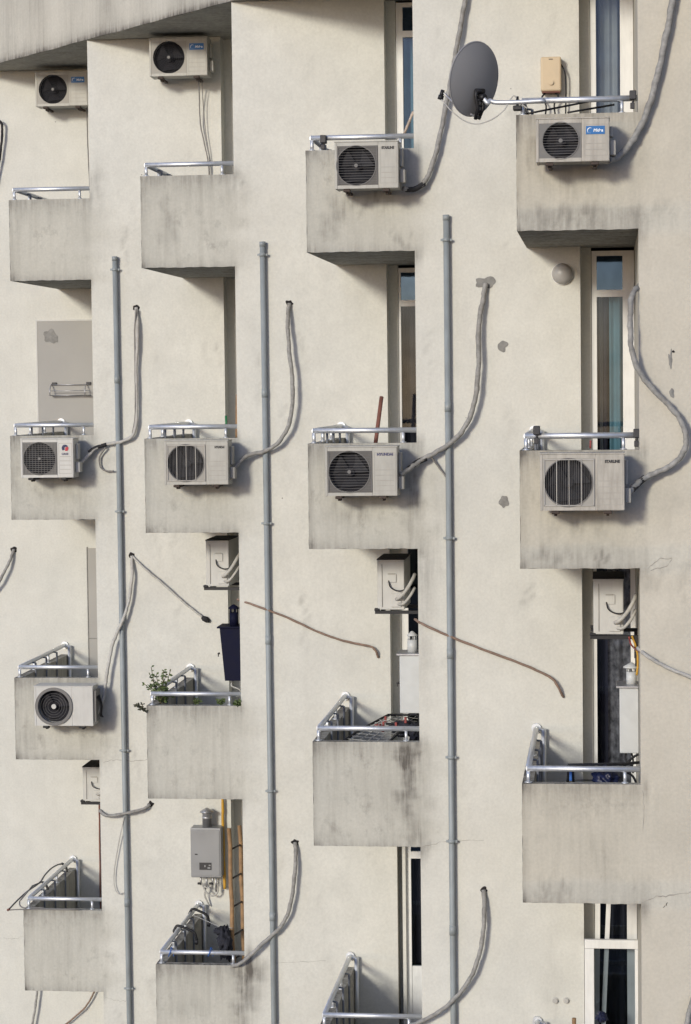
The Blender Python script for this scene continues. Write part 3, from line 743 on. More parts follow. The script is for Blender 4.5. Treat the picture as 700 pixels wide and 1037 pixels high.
def end_ac(c, box, yn, label, W=.76, D=.30, wallx=None):
    x0, y0, x1, y1 = box; Y = YP(c)+yn
    xl, _ = U(x0, (y0+y1)/2, Y); xr, _ = U(x1, (y0+y1)/2, Y); _, zt = U((x0+x1)/2, y0, Y); _, zb = U((x0+x1)/2, y1, Y)
    D = xr-xl
    return aircon((xl, Y+W/2, zb), W, zt-zb-.012, D, label, 'fine', rz=-math.pi/2, body='white', side='end', shelf=XE[c]-xl-.004)
end_ac(2, (208.7,547.4,231.8,593.8), .9, 'outdoor unit seen end-on above the navy water heater')
end_ac(3, (382.3,567,409.5,617.5), .9, 'outdoor unit seen end-on above a pale heater, in the third column')
end_ac(4, (601,586.5,631.5,642.5), .9, 'outdoor unit seen end-on in the right hand doorway over a lace curtain')
end_ac(1, (83.9,777,106,811.5), 1.0, 'narrow outdoor unit end-on with two dark pipe ends, lower left')

# ------------------------------------------------------------------ pipes and hoses
def hose(name, c, pts, r, mat, label, cat='hose', group=None, dy=.06, ends=(0.01, None), ext=None, n=8):
    y = YP(c); q = []; k = len(pts)
    for i, p in enumerate(pts):
        d = p[2] if len(p) > 2 else (ends[0] if i == 0 and ends[0] is not None else ends[1] if i == k-1 and ends[1] is not None else dy)
        q.append(P(p[0], p[1], y-d-r*.4))
    sp_ = spline(q, n); rh_ = random.Random(int(pts[0][0]*7+pts[0][1])); tot = sum((sp_[i+1]-sp_[i]).length for i in range(len(sp_)-1)); w1, w2 = rh_.uniform(20,30), rh_.uniform(50,70)
    sp_ = [p_+Vector((.10*r*math.sin(i*.9+w1)+.08*r*math.sin(i*2.3), 0, .10*r*math.sin(i*1.3+w2))) for i, p_ in enumerate(sp_)]
    m = MB(); m.tube(sp_, lambda t: r*(1+.05*math.sin(t*tot*w1)+.05*math.sin(t*tot*w2)), 8)
    o = m.build(name, M[mat], None, tuple(q[0])); o.location = q[0]
    return tag(o, label, cat, group)
GP = 'hoses running from air conditioners into the wall'
def hose2(name, c, pts, r, mat, label, dark=None, **kw):
    """an insulated hose with a separate bare black foam end as its part"""
    o = hose(name, c, pts, r, mat, label, 'hose', GP, **kw)
    if dark:
        y = YP(c); q = [P(a, b, y-d)-Vector(o.location) for a, b, d in dark]; m = MB(); m.tube(spline(q, 5), r*1.15, 8); m.build('foam_sleeve', M['hose_dark'], o)
    return o
hose2('insulated_hose', 1, [(138,311.5),(139.5,335),(138,375),(138.5,420),(135,440),(124,447),(108,450,.05),(97,454,.07),(86,465,.12),(78,473,.22)], .021, 'hose_pale', 'pale hose bent beside the left drainpipe to the emblem unit', [(108,450,.06),(97,453.5,.075),(90,458,.10)])
hose('cable', 1, [(134,441),(137,420),(137,380),(136.5,335),(138,313)], .009, 'cable', 'thin grey cable running alongside the pale bent hose', 'cable', dy=.075)
hose('cable', 1, [(107,453,.06),(101,463),(102,473),(108,477),(115.5,477)], .011, 'cable', 'short loose brownish loop of pipe end near the left drainpipe', 'cable', dy=.04)
hose2('insulated_hose', 2, [(293,307.5),(291.5,325,.08),(293,355,.12),(296.5,390,.13),(294,425,.12),(283,447,.10),(268,457,.08),(252,461,.10),(241,470,.16),(235,481,.26),(231,485,.33)], .023, 'hose', 'grey hose curving in an S down beside the second drainpipe')
hose2('insulated_hose', 3, [(478,-60,.05),(471,0,.06),(464,40,.07),(458,75,.07),(452,105,.07),(444,145,.07),(436,172,.07),(428,187,.08),(418,192,.12),(408,191,.2)], .024, 'hose', 'grey hose passing left of the satellite dish', [(430,186,.08),(420,191.5,.12),(411,192,.18)], ends=(None,None))
hose2('insulated_hose', 4, [(690,-60,.05),(681.5,0,.06),(674,40,.06),(664,85,.06),(654,117,.06),(644,137,.07),(634,151,.1),(624,160,.17),(616,162,.28)], .030, 'hose', 'thick grey hose falling from the top right edge', ends=(None,None))
hose2('insulated_hose', 3, [(492,287,.02),(489,305,.06),(485,330,.09),(484.5,375,.11),(480,410,.11),(470,434,.09),(456,449,.08),(440,459,.08),(425,467,.1),(413,476,.2),(405,481,.3)], .025, 'hose', 'grey hose hanging from a grey mortar patch beside third drainpipe', [(432,464,.09),(423,468,.11),(414,475,.19)])
hose('cable', 3, [(436,462,.08),(443,471,.04),(452,483,.03)], .010, 'cable', 'short loose cable end below the hose from mortar patch', 'cable', dy=.03)
hose2('insulated_hose', 4, [(660,284,-.5),(651,288,-.2),(643,294,.02),(639,305,.08),(638.5,330,.12),(640,355,.12),(648,377,.10),(662,395,.09),(678,411,.09),(690,427,.10),(695,445,.11),(691,460,.10),(679,472,.09),(664,479,.09),(652,485,.12),(643,492,.2),(636,500,.28)], .026, 'hose', 'long grey hose making a question mark sweep on the right wall', [(653,484,.115),(646,490,.17),(640,496,.24)], ends=(None,None))
hose2('insulated_hose', 1, [(133.5,563),(133.8,585,.07),(129,615,.08),(120,638,.1),(113.5,655,.1),(108,685,.1),(105,705,.12),(101,717,.2),(97,725,.3)], .02, 'hose_pale', 'pale hose crossing the left drainpipe down to the white unit')
o = hose('diagonal_pipe', 1, [(134,563,.01),(147,576),(165,591),(185,609),(200,621),(207,626.5,.03)], .013, 'hose_pale', 'thin pale pipe strung diagonally with a black tip', 'pipe', dy=.05)
m = MB(); a = P(204.5,625,YP(1)-.05)-o.location; b_ = P(212,629,YP(1)-.02)-o.location; m.tube([a, a.lerp(b_,.5), b_], lambda t: .022+.016*math.sin(t*3.1), 8); m.build('black_tip', M['hose_dark'], o)
hose('diagonal_pipe', 2, [(240,607,-.1),(258,613),(290,625,.05),(320,639,.04),(345,648),(365,652.5),(376,655),(381,660),(383,666,.01)], .0125, 'hose_brown', 'brown wrapped pipe sloping down across the second pier', 'pipe', dy=.05, ends=(None,None))
hose('diagonal_pipe', 3, [(420,627,-.1),(430,633),(457,645,.06),(490,658),(525,671),(548,681),(560,688),(566,697),(570.5,706,.01)], .013, 'hose_brown', 'brown wrapped pipe sloping down across the third pier', 'pipe', dy=.06, ends=(None,None))
hose('diagonal_pipe', 4, [(646,656,-.1),(655,664),(668,672),(685,680),(710,689),(740,697)], .017, 'hose_pale', 'pale pipe sloping out of the frame at right edge', 'pipe', dy=.06, ends=(None,None))
hose2('insulated_hose', 0, [(14,556.5),(10.5,567),(5,578,.1),(-4,594,.1),(-20,612,.1)], .021, 'hose', 'short piece of grey hose at the left edge, middle height')
hose2('insulated_hose', 0, [(-30,118,.06),(-6,121,.08),(1.5,125,.08),(2,140,.07),(-1,165,.06),(-8,200,.06)], .017, 'hose_dark', 'black hose end at the left edge near the top', ends=(None,None))
hose2('insulated_hose', 2, [(299,853),(299.5,870,.07),(297,900,.09),(292,924,.09),(283,940,.08),(268,954,.08),(254,967,.09),(243,976,.07),(236,978,.0)], .022, 'hose', 'grey hose looping into the balcony with the ladder')
hose2('insulated_hose', 3, [(490,901),(490.5,925,.08),(488,955,.1),(480,983,.1),(468,1003,.09),(450,1021,.09),(432,1032,.09),(415,1039,.1)], .022, 'hose', 'grey hose arcing to the bottom edge beside third drainpipe')
hose2('insulated_hose', 1, [(152,815),(146,819,.07),(135,822,.09),(120,825,.09),(108,826,.07),(101,821,.0)], .02, 'hose', 'short grey hose crossing horizontally in front of the left drainpipe')
hose('cable', 1, [(126,827,.09),(121,850,.05),(116,880,.04),(116,897,.04),(120,905,.04),(126,904,.04)], .006, 'hose_pale', 'thin pale cable loop hanging from the horizontal hose', 'cable', dy=.04)
hose('cable', 0, [(38,1000,.08),(36.5,1015),(33,1037),(30,1050)], .016, 'hose', 'left of two hoses below the lowest left balcony', 'cable', dy=.08, ends=(None,None))
hose('cable', 0, [(97,1002,.06),(88,1018),(78,1028),(63,1040),(50,1046)], .012, 'hose_brown', 'brown pipe slanting away below the lowest left balcony', 'cable', dy=.06, ends=(None,None))
hose('cable', 0, [(88,106,.2),(88.5,130,.1),(89.5,160,.06),(91,187,.05),(91.5,205,.05)], .008, 'cable', 'thin drain tube hanging below the far top left unit', 'cable', dy=.06, ends=(None,None))
hose('cable', 1, [(201,76,.2),(202,100,.1),(203,125,.06),(207,145,.05),(211,165,.05),(212,185,.05)], .008, 'cable', 'curved drain tube hanging below the unit beside the top corner', 'cable', dy=.06, ends=(None,None))
hose('cable', 1, [(204.5,76,.2),(205.5,100,.09),(208,130,.05),(212,160,.05),(213,185,.05)], .005, 'cable', 'thinner of two drain tubes below the unit beside top corner', 'cable', dy=.06, ends=(None,None))
hose('insulated_hose', 4, [(704,1008,.06),(699,1022),(694,1045)], .025, 'hose', 'end of a grey hose in the bottom right corner', 'hose', GP, dy=.07, ends=(None,None))
hose('rusty_conduit', 0, [(100.6,815,.02),(101,850,.02),(101.6,905,.02),(102,930,.02)], .010, 'wood_red', 'thin rusty conduit upright behind the lowest left balcony', 'pipe', dy=.02, ends=(None,None))

GD = 'grey drainpipes on the piers'
for c, top, bot, w, joints, lab in ((1,(116.2,260),(131,1037),4.9,(273,518,760,1001),'leftmost grey drainpipe on the facade'),
                                    (2,(265.7,245),(277.5,1037),5.4,(258,530,801),'middle one of three grey drainpipes'),
                                    (3,(451.8,218),(459.3,1037),6.0,(243,545,767,852),'rightmost grey drainpipe, left of the hose from a mortar patch')):
    y = YP(c)-.048; a = P(*top, y); b_ = P(*bot, y); rr = (U(top[0]+w, 600, y)[0]-U(top[0], 600, y)[0])/2
    b_ = a+(b_-a)*1.9 if (a+(b_-a)*1.9).z > ZBOT else b_+(b_-a)*.6
    root = empty('drainpipe', b_, lab, 'drainpipe', GD)
    m = MB(); L0 = -Vector(b_); m.tube([a+L0, b_+L0], rr, 14); m.tube([a+L0+Vector((0,0,.004)), a+L0-Vector((0,0,.05))], rr*1.12, 14); m.build('pipe', M['galv'], root)
    for jy in joints:
        t = (jy-top[1])/(bot[1]-top[1]); j = P(top[0]+(bot[0]-top[0])*t, jy, y)+L0
        m = MB(); m.tube([j-Vector((0,0,.018)), j+Vector((0,0,.018))], rr*1.22, 14); m.box(j.x-rr*1.9, j.x+rr*1.9, j.y-.006, j.y+.006, j.z-.012, j.z+.012); m.box(j.x-.015, j.x+.015, j.y+rr*.8, j.y+.047, j.z-.01, j.z+.01)
        m.build('clamp', M['galv'], root)
    for jy in (370, 620, 900):
        t = (jy+c*14-top[1])/(bot[1]-top[1]); j = P(top[0]+(bot[0]-top[0])*t, jy+c*14, y)+L0
        m = MB(); m.tube([j-Vector((0,0,.05)), j+Vector((0,0,.05))], rr*1.10, 14); m.build('sleeve', M['galv'], root)

# ------------------------------------------------------------------ satellite dish
yd = YP(4)+.05
hub = P(485.5, 95, yd); ctr = P(483, 80.5, yd+.02)
dish = empty('satellite_dish', hub, 'dark grey satellite dish on a bent tube at the top balcony railing', 'satellite dish')
L0 = -Vector(hub)
nrm = Vector((-.74, .64, .20)).normalized()                # direction the dish looks (away from the camera, to the left)
upv = (Vector((-.10,0,1))-nrm*Vector((-.10,0,1)).dot(nrm)).normalized(); sd = nrm.cross(upv)
Rz, Rx, dep = .325, .30, .065
cc = ctr+L0; vs = []; nr, na = 8, 40
for i in range(nr+1):
    q = i/nr
    for k in range(na):
        a = 2*math.pi*k/na
        sh = 1.0
        vs.append(cc+upv*(Rz*q*math.sin(a))+sd*(Rx*q*math.cos(a))+nrm*(dep*(q*q)-dep*.5))
fs = [(i*na+k, i*na+(k+1)%na, (i+1)*na+(k+1)%na, (i+1)*na+k) for i in range(nr) for k in range(na)]
m = MB(); m.add(vs, fs, True)
vs2 = [v+nrm*.012 for v in vs]; m.add(vs2, [f[::-1] for f in fs], True)
rim = [vs[nr*na+k]+nrm*.006 for k in range(na)]+[vs[nr*na]+nrm*.006]
m.tube(rim, .009, 6); m.build('reflector', M['dish'], dish)
low = cc-upv*Rz*1.0
m = MB()
bb = cc-upv*Rz*.45-nrm*.05
for s_ in (-1, 1):
    p = bb+sd*.045*s_; e = low+sd*.02*s_-upv*.02-nrm*.045
    m.tube([p+upv*.06, p, p.lerp(e,.5)-nrm*.03, e], .016, 6)
for t_ in (.15,.4,.65,.9):
    e0 = (bb+sd*.045).lerp(low+sd*.02-upv*.02-nrm*.045, t_); e1 = (bb-sd*.045).lerp(low-sd*.02-upv*.02-nrm*.045, t_); m.tube([e0-nrm*.02, e1-nrm*.02], .012, 6)
m.tube([bb+upv*.05-sd*.05, bb+upv*.05+sd*.05], .022, 8); m.tube([bb-nrm*.0, bb-nrm*.07], .03, 8)
m.build('mount_bracket', M['black'], dish)
lnb = P(446.5, 98, yd-.02+.25)+L0
m = MB(); m.tube([low-nrm*.02, low.lerp(lnb,.5), lnb+Vector((.03,0,.03)), lnb], .011, 6); m.build('feed_arm', M['chrome'], dish)
m = MB(); m.tube([lnb+Vector((.02,0,.06)), lnb+Vector((.0,0,.0))], .018, 8); m.tube([lnb+Vector((-.006,0,-.025)), lnb+Vector((.006,0,.012))], .026, 10); m.build('feed_head', M['black'], dish)
x0, zt, zb = BX[(4,1)]
m = MB(); p2 = P(523,103.5,YP(4)+.03)+L0
m.tube(spline([bb-nrm*.04, bb-nrm*.06+Vector((.03,0,-.05)), P(496,102,yd)+L0, P(503,103.8,yd)+L0, p2, p2+Vector((.25,0,.008))], 8), .021, 10); m.build('support_tube', M['steel'], dish)
m = MB(); m.tube([p2+Vector((.01,0,-.07)), p2+Vector((.01,0,.05))], .012, 6); m.rbox(p2.x-.03, p2.x+.05, p2.y-.03, p2.y+.045, p2.z-.075, p2.z-.03, .01); m.build('pipe_clamp', M['black'], dish)
hose('coaxial_cable', 4, [(447.5,101,-.2),(457,112),(470,122),(483,125.5),(498,121),(510,112),(517,101),(521,97),(526,103),(534,110)], .0055, 'hose_pale', 'thin cable sagging below the satellite dish', 'cable', dy=-.03, ends=(None,None))

# ------------------------------------------------------------------ water heaters and boxes
def flue(m, c, r, h): m.lathe(c, [(r,0),(r,h*.62)], 14); m.lathe((c[0],c[1],c[2]+h*.66), [(r*.72,-.02),(r*.72,h*.12)], 12)
# silver boiler on the wall above the ladder balcony
yb = YP(1)-.24; xa, zt = U(192.8,838.5,yb); xb, zb = U(224.5,889,yb)
bo = empty('water_heater', ((xa+xb)/2, yb, zb), 'silver gas water heater with a capped flue and small black display', 'water heater', 'water heaters')
W_, H_ = xb-xa, zt-zb
m = MB(); m.rbox(-W_/2, W_/2, 0, .215, 0, H_, .012, 3); m.build('casing', M['boiler'], bo)
m = MB(); m.rbox(-W_/2+.02, W_/2-.02, -.008, -.001, .025, H_-.03, .003); m.build('front_panel', M['boiler'], bo)
m = MB(); m.box(-W_*.215, W_*.18, -.013, -.009, .10, .19); dp = m.build('display', M['ink'], bo)
m = MB(); m.box(-.02,-.005,-.0155,-.0131,.135,.16); m.box(.02,.055,-.0155,-.0131,.115,.135); m.box(.035,.06,-.0155,-.0131,.15,.165); m.build('display_icons', M['boiler'], dp)
m = MB(); m.rbox(-W_*.36, -W_*.27, -.014, -.009, .285, .30, .002); m.build('badge', M['ink'], bo)
m = MB(); m.lathe((.0,.11,H_), [(.058,0),(.058,.10),(.062,.10),(.062,.13),(.058,.13),(.058,.17)], 18); m.lathe((.0,.11,H_+.18), [(.088,0),(.088,.008),(.012,.055)], 18); m.lathe((0,.11,H_+.165),[(.03,0),(.03,.02)],8); m.build('flue', M['chrome'], bo)
m = MB()
for x_, L_ in ((-.09,.12),(-.02,.16),(.06,.12),(.1,.2)): m.tube([(x_,.12,.0),(x_,.12,-L_)], .012, 8)
m.build('pipe_stub', M['chrome'], bo)
m = MB(); m.tube(spline([(-.09,.12,-.08),(-.02,.09,-.2),(.06,.10,-.25),(.12,.13,-.2),(.12,.14,-.1)],6), .011, 7); m.tube(spline([(.06,.12,-.1),(.0,.1,-.15),(-.06,.12,-.12)],6), .008, 6)
m.tube(spline([(-.02,.12,-.12),(-.05,.15,-.25),(.0,.2,-.4)],6), .010, 7); m.build('water_hose', M['hose_pale'], bo)
m = MB()
for x_ in (-.1, .045): m.rbox(x_-.03, x_+.02, .095, .13, -.11, -.085, .006)
m.build('valve', M['black'], bo)
hose('gas_pipe', 1, [(225.5,800,.05),(225.8,830,.05),(226.8,870,.05),(227.8,900,.05)], .018, 'yellow', 'yellow gas pipe running down beside the silver water heater', 'pipe', dy=.05, ends=(None,None))
# heaters seen edge-on on the return walls
def end_heater(c, box, yn, dep, mat, label, fl, cap, taper=0, parts=True):
    x0, y0, x1, y1 = box; Y = YP(c)+yn; xl, zt = U(x0, y0, Y); xr, zb = U(x1, y1, Y); xr = XE[c]-.003 if xr > XE[c]-.3 else xr
    root = empty('water_heater', (xl, Y, zb), label, 'water heater', 'water heaters'); w, h = xr-xl, zt-zb
    m = MB()
    if taper: m.add([(taper,0,0),(w,0,0),(w,dep,0),(taper,dep,0),(0,0,h),(w,0,h),(w,dep,h),(0,dep,h)], [(0,3,2,1),(4,5,6,7),(0,1,5,4),(1,2,6,5),(2,3,7,6),(3,0,4,7)])
    else: m.rbox(0, w, 0, dep, 0, h, .008)
    m.build('casing', M[mat], root)
    m = MB(); m.rbox(-.03, w, -.02, dep+.02, h+.002, h+.022, .004); m.build('top_plate', M['chrome' if mat != 'boiler_dark' else 'boiler_dark'], root)
    fx, _ = U(fl[0], y0, Y); fx1, _ = U(fl[1], y0, Y); _, fz = U(fl[0], fl[2], Y); r = (fx1-fx)/2
    m = MB(); fh = fz-zt; cxx = (fx+fx1)/2-xl; m.lathe((cxx, dep*.45, h+.02), [(r,0),(r,fh*.8)], 16)
    for k in range(5):
        a = 2*math.pi*k/5+.3; m.tube([(cxx+r*.85*math.cos(a), dep*.45+r*.85*math.sin(a), h+.02+fh*.8), (cxx+r*.85*math.cos(a), dep*.45+r*.85*math.sin(a), h+.02+fh*1.05)], .008, 5)
    m.lathe((cxx, dep*.45, h+.02+fh*1.04), [(r*cap,0),(r*cap,.01),(r*.2,.05)], 16); m.build('flue', M['boiler_white' if mat == 'boiler_white' else mat], root)
    m = MB(); m.tube(spline([(w*.35,dep*.4,0),(w*.3,dep*.3,-.07),(w*.55,dep*.2,-.11),(w*.7,dep*.3,-.2)],6), .010, 6); m.tube(spline([(w*.6,dep*.4,0),(w*.7,dep*.3,-.1),(w*.5,dep*.2,-.2)],6), .009, 6); m.build('water_hose', M['hose_dark' if mat == 'boiler_white' else 'hose_pale'], root)
    if parts:
        m = MB(); m.tube([(-.012,.06,h*.52),(-.035,.06,h*.50)], .012, 6); m.tube([(-.03,.06,h*.51),(-.03,.06,h*.45)], .006, 5); m.build('ignition_knob', M['ink'], root)
    return root
end_heater(2, (222.5,636.5,246,689.5), .9, .34, 'boiler_dark', 'navy blue water heater edge-on under an outdoor unit', (230.5,239.5,620), 1.25, .055)
end_heater(3, (404.6,664,430,722.5), .9, .34, 'boiler_white', 'pale water heater edge-on with flue, over the airer', (411.5,421.5,648), 1.05)
end_heater(4, (627.5,697,650,763), .9, .34, 'boiler_white', 'white water heater edge-on in front of the lace curtain', (634.5,645,681), 1.6, 0, False)
hose('gas_hose', 4, [(640,644,-.9),(644,655,-.9),(646,668,-.9),(645,684,-.9)], .010, 'yellow', 'short yellow gas hose above the white water heater', 'hose', ends=(None,None))
hose('cable', 4, [(637,645,-.85),(640,654,-.85),(648,660,-.2),(654,663,.05)], .008, 'redpeg', 'thin red wire at the top of white water heater', 'cable', ends=(None,None))
# beige box beside the dish
yb = YP(3)-.14; xa, zt = U(547.5,57.5,yb); xb, zb = U(568.5,92,yb)
bb_ = empty('meter_box', ((xa+xb)/2, yb, zb), 'small beige box with a round knob on the wall above the railing', 'box')
W_, H_ = xb-xa, zt-zb
m = MB(); m.rbox(-W_/2, W_/2, 0, .139, 0, H_, .018, 3); m.build('casing', M['beige'], bb_)
m = MB(); m.tube([(0.0,-.018,.085),(0.0,0.002,.085)], .026, 16); m.build('knob', M['beige'], bb_)
m = MB(); m.rbox(-.02,.02,-.004,.001,H_-.03,H_-.022,.001); m.build('badge', M['ink'], bb_)
m = MB(); m.box(-W_/2+.012, W_/2-.012, .01, .12, -.012, -.001); m.build('base_plate', M['wood_red'], bb_)
m = MB()
m.tube(spline([(W_/2-.01,.07,H_-.06),(W_/2+.03,.05,H_*.6),(W_/2+.045,.06,H_*.2),(W_/2+.04,.08,-.25)],6), .008, 6)
m.tube(spline([(-.06,.06,-.01),(-.09,.05,-.06),(-.05,.05,-.14),(-.07,.05,-.3)],6), .009, 6); m.tube(spline([(.04,.06,-.01),(.07,.05,-.05),(.03,.05,-.13),(.05,.05,-.3)],6), .009, 6)
m.build('cable', M['hose_dark'], bb_)
# globe wall lamp
yl = YP(3); p = P(569.5, 277, yl-.08)
lp = empty('wall_lamp', (p.x, yl, p.z), 'round frosted wall lamp under the top right balcony', 'lamp')
m = MB(); R_ = .105; prof = [(R_*math.sin(a), R_*.85*math.cos(a)) for a in [math.pi*.5*k/8 for k in range(9)]]
vs = []; ns = 24
for r_, d_ in prof:
    for k in range(ns): vs.append((r_*math.cos(2*math.pi*k/ns), -.02-d_, r_*math.sin(2*math.pi*k/ns)))
m.add(vs, [(i*ns+k, (i+1)*ns+k, (i+1)*ns+(k+1)%ns, i*ns+(k+1)%ns) for i in range(8) for k in range(ns)], True); m.build('lamp_shade', M['lampglass'], lp)
m = MB(); m.tube([(0,-.024,0),(0,-.001,0)], R_*1.04, 24); m.build('base_ring', M['upvc'], lp)
for i, px in enumerate((562.3, 573.3)):
    y = YP(3); p = P(px, 1013, y); o = empty('wall_plug', (p.x, y, p.z), ('left' if i == 0 else 'right')+' of two small round plugs near the bottom screen window', 'plug')
    m = MB(); vs = []; m.tube([(0,-.03,0),(0,-.001,0)], .026, 14); m.build('plug_body', M['hose_pale'], o)
    m = MB(); m.tube([(0,-.012,0),(0,-.0012,0)], .033, 14); m.build('plug_flange', M['white'], o)

# wire shelf on the grey panel
y = YP(0)-.013; a, zt = U(50.5,390,y-.06); b_, zb = U(91,400,y-.06)
ws = empty('wire_shelf', ((a+b_)/2, y, zb), 'small wire shelf on the grey panel behind the second left balcony', 'shelf')
w = b_-a; m = MB()
for d_, z_ in ((.10,.0),(.06,.0),(.10,.06),(.02,.0)): m.tube([(-w/2,-d_,z_),(w/2,-d_,z_)], .005, 5)
m.tube([(-w/2,-.02,.14),(w/2,-.02,.14)], .006, 5)
for s_ in (-w*.48, w*.40):
    m.tube([(s_,0,.15),(s_,-.05,.13),(s_,-.11,.07),(s_,-.11,0),(s_,-.02,0)], .007, 6)
m.build('wire_frame', M['chrome'], ws)
m = MB()
for s_ in (-w*.40, w*.46): m.rbox(s_-.035, s_+.03, -.02, -.001, .145, .175, .005)
m.build('wall_mount', M['ink'], ws)

# ------------------------------------------------------------------ things on the balconies
def stick(name, a, b, r, mat, label, cat, r2=None):
    a, b = Vector(a), Vector(b); m = MB(); m.tube([a-a, (b-a)*.33, (b-a)*.66, b-a], r, 8, True, r2); o = m.build(name, M[mat]); o.location = a; return tag(o, label, cat)
stick('wooden_stick', P(380,452,YP(3)+.45), P(386.5,402,YP(3)+.7), .022, 'wood_red', 'red brown stick leaning above the horizontal barred unit', 'stick')
stick('wooden_stick', P(408.5,138,YP(3)+.2), P(418.5,113.5,YP(3)-.02+.05), .014, 'wood_pale', 'short pale stick above the top third unit', 'stick')
stick('bottle_brush', P(229.5,446,YP(2)+.35), P(229,421,YP(2)+.35), .014, 'green', 'dark green stick upright behind the second balcony railing', 'stick')
stick('plank', P(240,455,YP(2)+.5), P(240.5,400,YP(2)+.9), .02, 'wood', 'narrow brown plank upright at the right end of second balcony', 'plank')
# bamboo ladder
yl = YP(2)+1.1
ld = empty('ladder', P(236.6,976,yl), 'weathered wooden ladder with black rungs leaning in a balcony', 'ladder'); L0 = -Vector(ld.location)
A0, A1 = P(236.8,990,yl)+L0, P(232.3,838.8,yl+.5)+L0; B0, B1 = P(247.5,985,yl+.45)+L0, P(243,836,yl+.95)+L0
for a, b_ in ((A0,A1),(B0,B1)):
    m = MB(); m.tube([a.lerp(b_, t/8)+Vector((.006*math.sin(t*2.1),0,0)) for t in range(9)], .026, 8); m.build('rail', M['wood'], ld)
for py in (861, 890.8, 919.6, 948.3, 972):
    t = (990-py)/(990-838.8); a = A0.lerp(A1, t); b_ = B0.lerp(B1, t+.015); m = MB(); m.tube([a, b_], .012, 7); m.build('rung', M['black'], ld)
# drying racks
yr = YP(3)
def Q(px, py, d): return P(px, py, yr+d)
rk = empty('drying_rack', Q(370,757,.3), 'folding clothes airer with black frame and red pegs behind third railing', 'drying rack'); L0 = -Vector(rk.location)
m = MB()
fr_ = [Q(347,751,.25), Q(365,739,.9), Q(393,724,1.7), Q(426,724,1.7), Q(426,741,.9), Q(404,742,.75), Q(390,755,.25), Q(352,752.5,.22), Q(347,751,.25)]
m.tube([p+L0 for p in fr_], .014, 7); m.tube([Q(391,733,1.2)+L0, Q(426,733,1.2)+L0], .012, 6)
m.build('frame', M['black'], rk)
m = MB()
for k in range(11):
    t = k/10; m.tube([Q(347,751,.25).lerp(Q(393,724,1.7),t)+L0, Q(390,755,.25).lerp(Q(426,728,1.7),t)+L0], .004, 4)
for k in range(5):
    t = (k+.5)/5; m.tube([Q(347,751,.25).lerp(Q(390,755,.25),t)+L0, Q(393,724,1.7).lerp(Q(426,724,1.7),t)+L0], .004, 4)
m.build('wire', M['hose_pale'], rk)
m = MB(); rnd = random.Random(3)
for k in range(14):
    p = Q(rnd.uniform(380,415), rnd.uniform(727,737), rnd.uniform(1.0,1.5))+L0; m.rbox(p.x-.012,p.x+.012,p.y-.012,p.y+.012,p.z-.045,p.z+.02,.004)
m.build('peg', M['redpeg'], rk)
def lump(name, centre, size, mat, label, cat, seed, n=3):
    """crumpled cloth"""
    rnd = random.Random(seed); b = bmesh.new(); bmesh.ops.create_icosphere(b, subdivisions=4, radius=1)
    ph = [Vector((rnd.uniform(-6,6),rnd.uniform(-6,6),rnd.uniform(-6,6))) for _ in range(9)]
    for v in b.verts:
        d = 1+sum(.075*math.sin(ph[q].dot(v.co)*(1+.35*q)+q) for q in range(9)); v.co = Vector((v.co.x*size[0]*d, v.co.y*size[1]*d, max(-1, v.co.z*1.15)*size[2]*d))
    m = MB(); b.verts.index_update(); m.add([v.co for v in b.verts], [[v.index for v in f.verts] for f in b.faces], True); b.free()
    o = m.build(name, M[mat]); o.location = centre; return tag(o, label, cat)
lump('cloth_bundle', Q(409,738,1.15), (.14,.2,.07), 'darkcloth', 'dark laundry heaped on the folding airer', 'laundry', 4)
lump('cloth_bundle', Q(421,744,.7), (.06,.15,.10), 'darkcloth', 'dark rag at the end of the airer railing', 'laundry', 5)
lump('plastic_bag', P(614,788,YP(4)+.35), (.115,.14,.085), 'bluecloth', 'crumpled navy plastic bag behind lower right railing', 'bag', 6)
lump('plastic_bag', P(609.5,1030,YP(3)-.25), (.055,.1,.04), 'bluecloth', 'navy cap lying on the low white window screen', 'cap', 9)
tk = empty('clothes_rack', P(575,795,YP(4)+.3), 'black rod rack with blue clips behind the lower right railing', 'rack'); L0 = -Vector(tk.location)
m = MB(); q = lambda px, py, d: P(px,py,YP(4)+d)+L0
m.tube([q(575,793,.3), q(575.5,774.5,.3), q(632,773.5,.5), q(648,772,.6)], .014, 7); m.tube([q(581,794,.32), q(580,776,.32)], .012, 7); m.tube([q(581,790,.32), q(602,790,.4)], .006, 5); m.build('frame', M['black'], tk)
m = MB(); p = q(578,784,.29); m.rbox(p.x-.012,p.x+.012,p.y-.015,p.y+.015,p.z-.06,p.z+.05,.005); m.build('clip', M['bluepeg'], tk)
hose('cable', 4, [(646,764,-.8),(640,768,-.75),(634,774,-.7),(631,780,-.7),(640,785,-.7),(645,794,-.6)], .011, 'hose_dark', 'black cable tangled below the white water heater', 'cable', ends=(None,None))
m = MB()
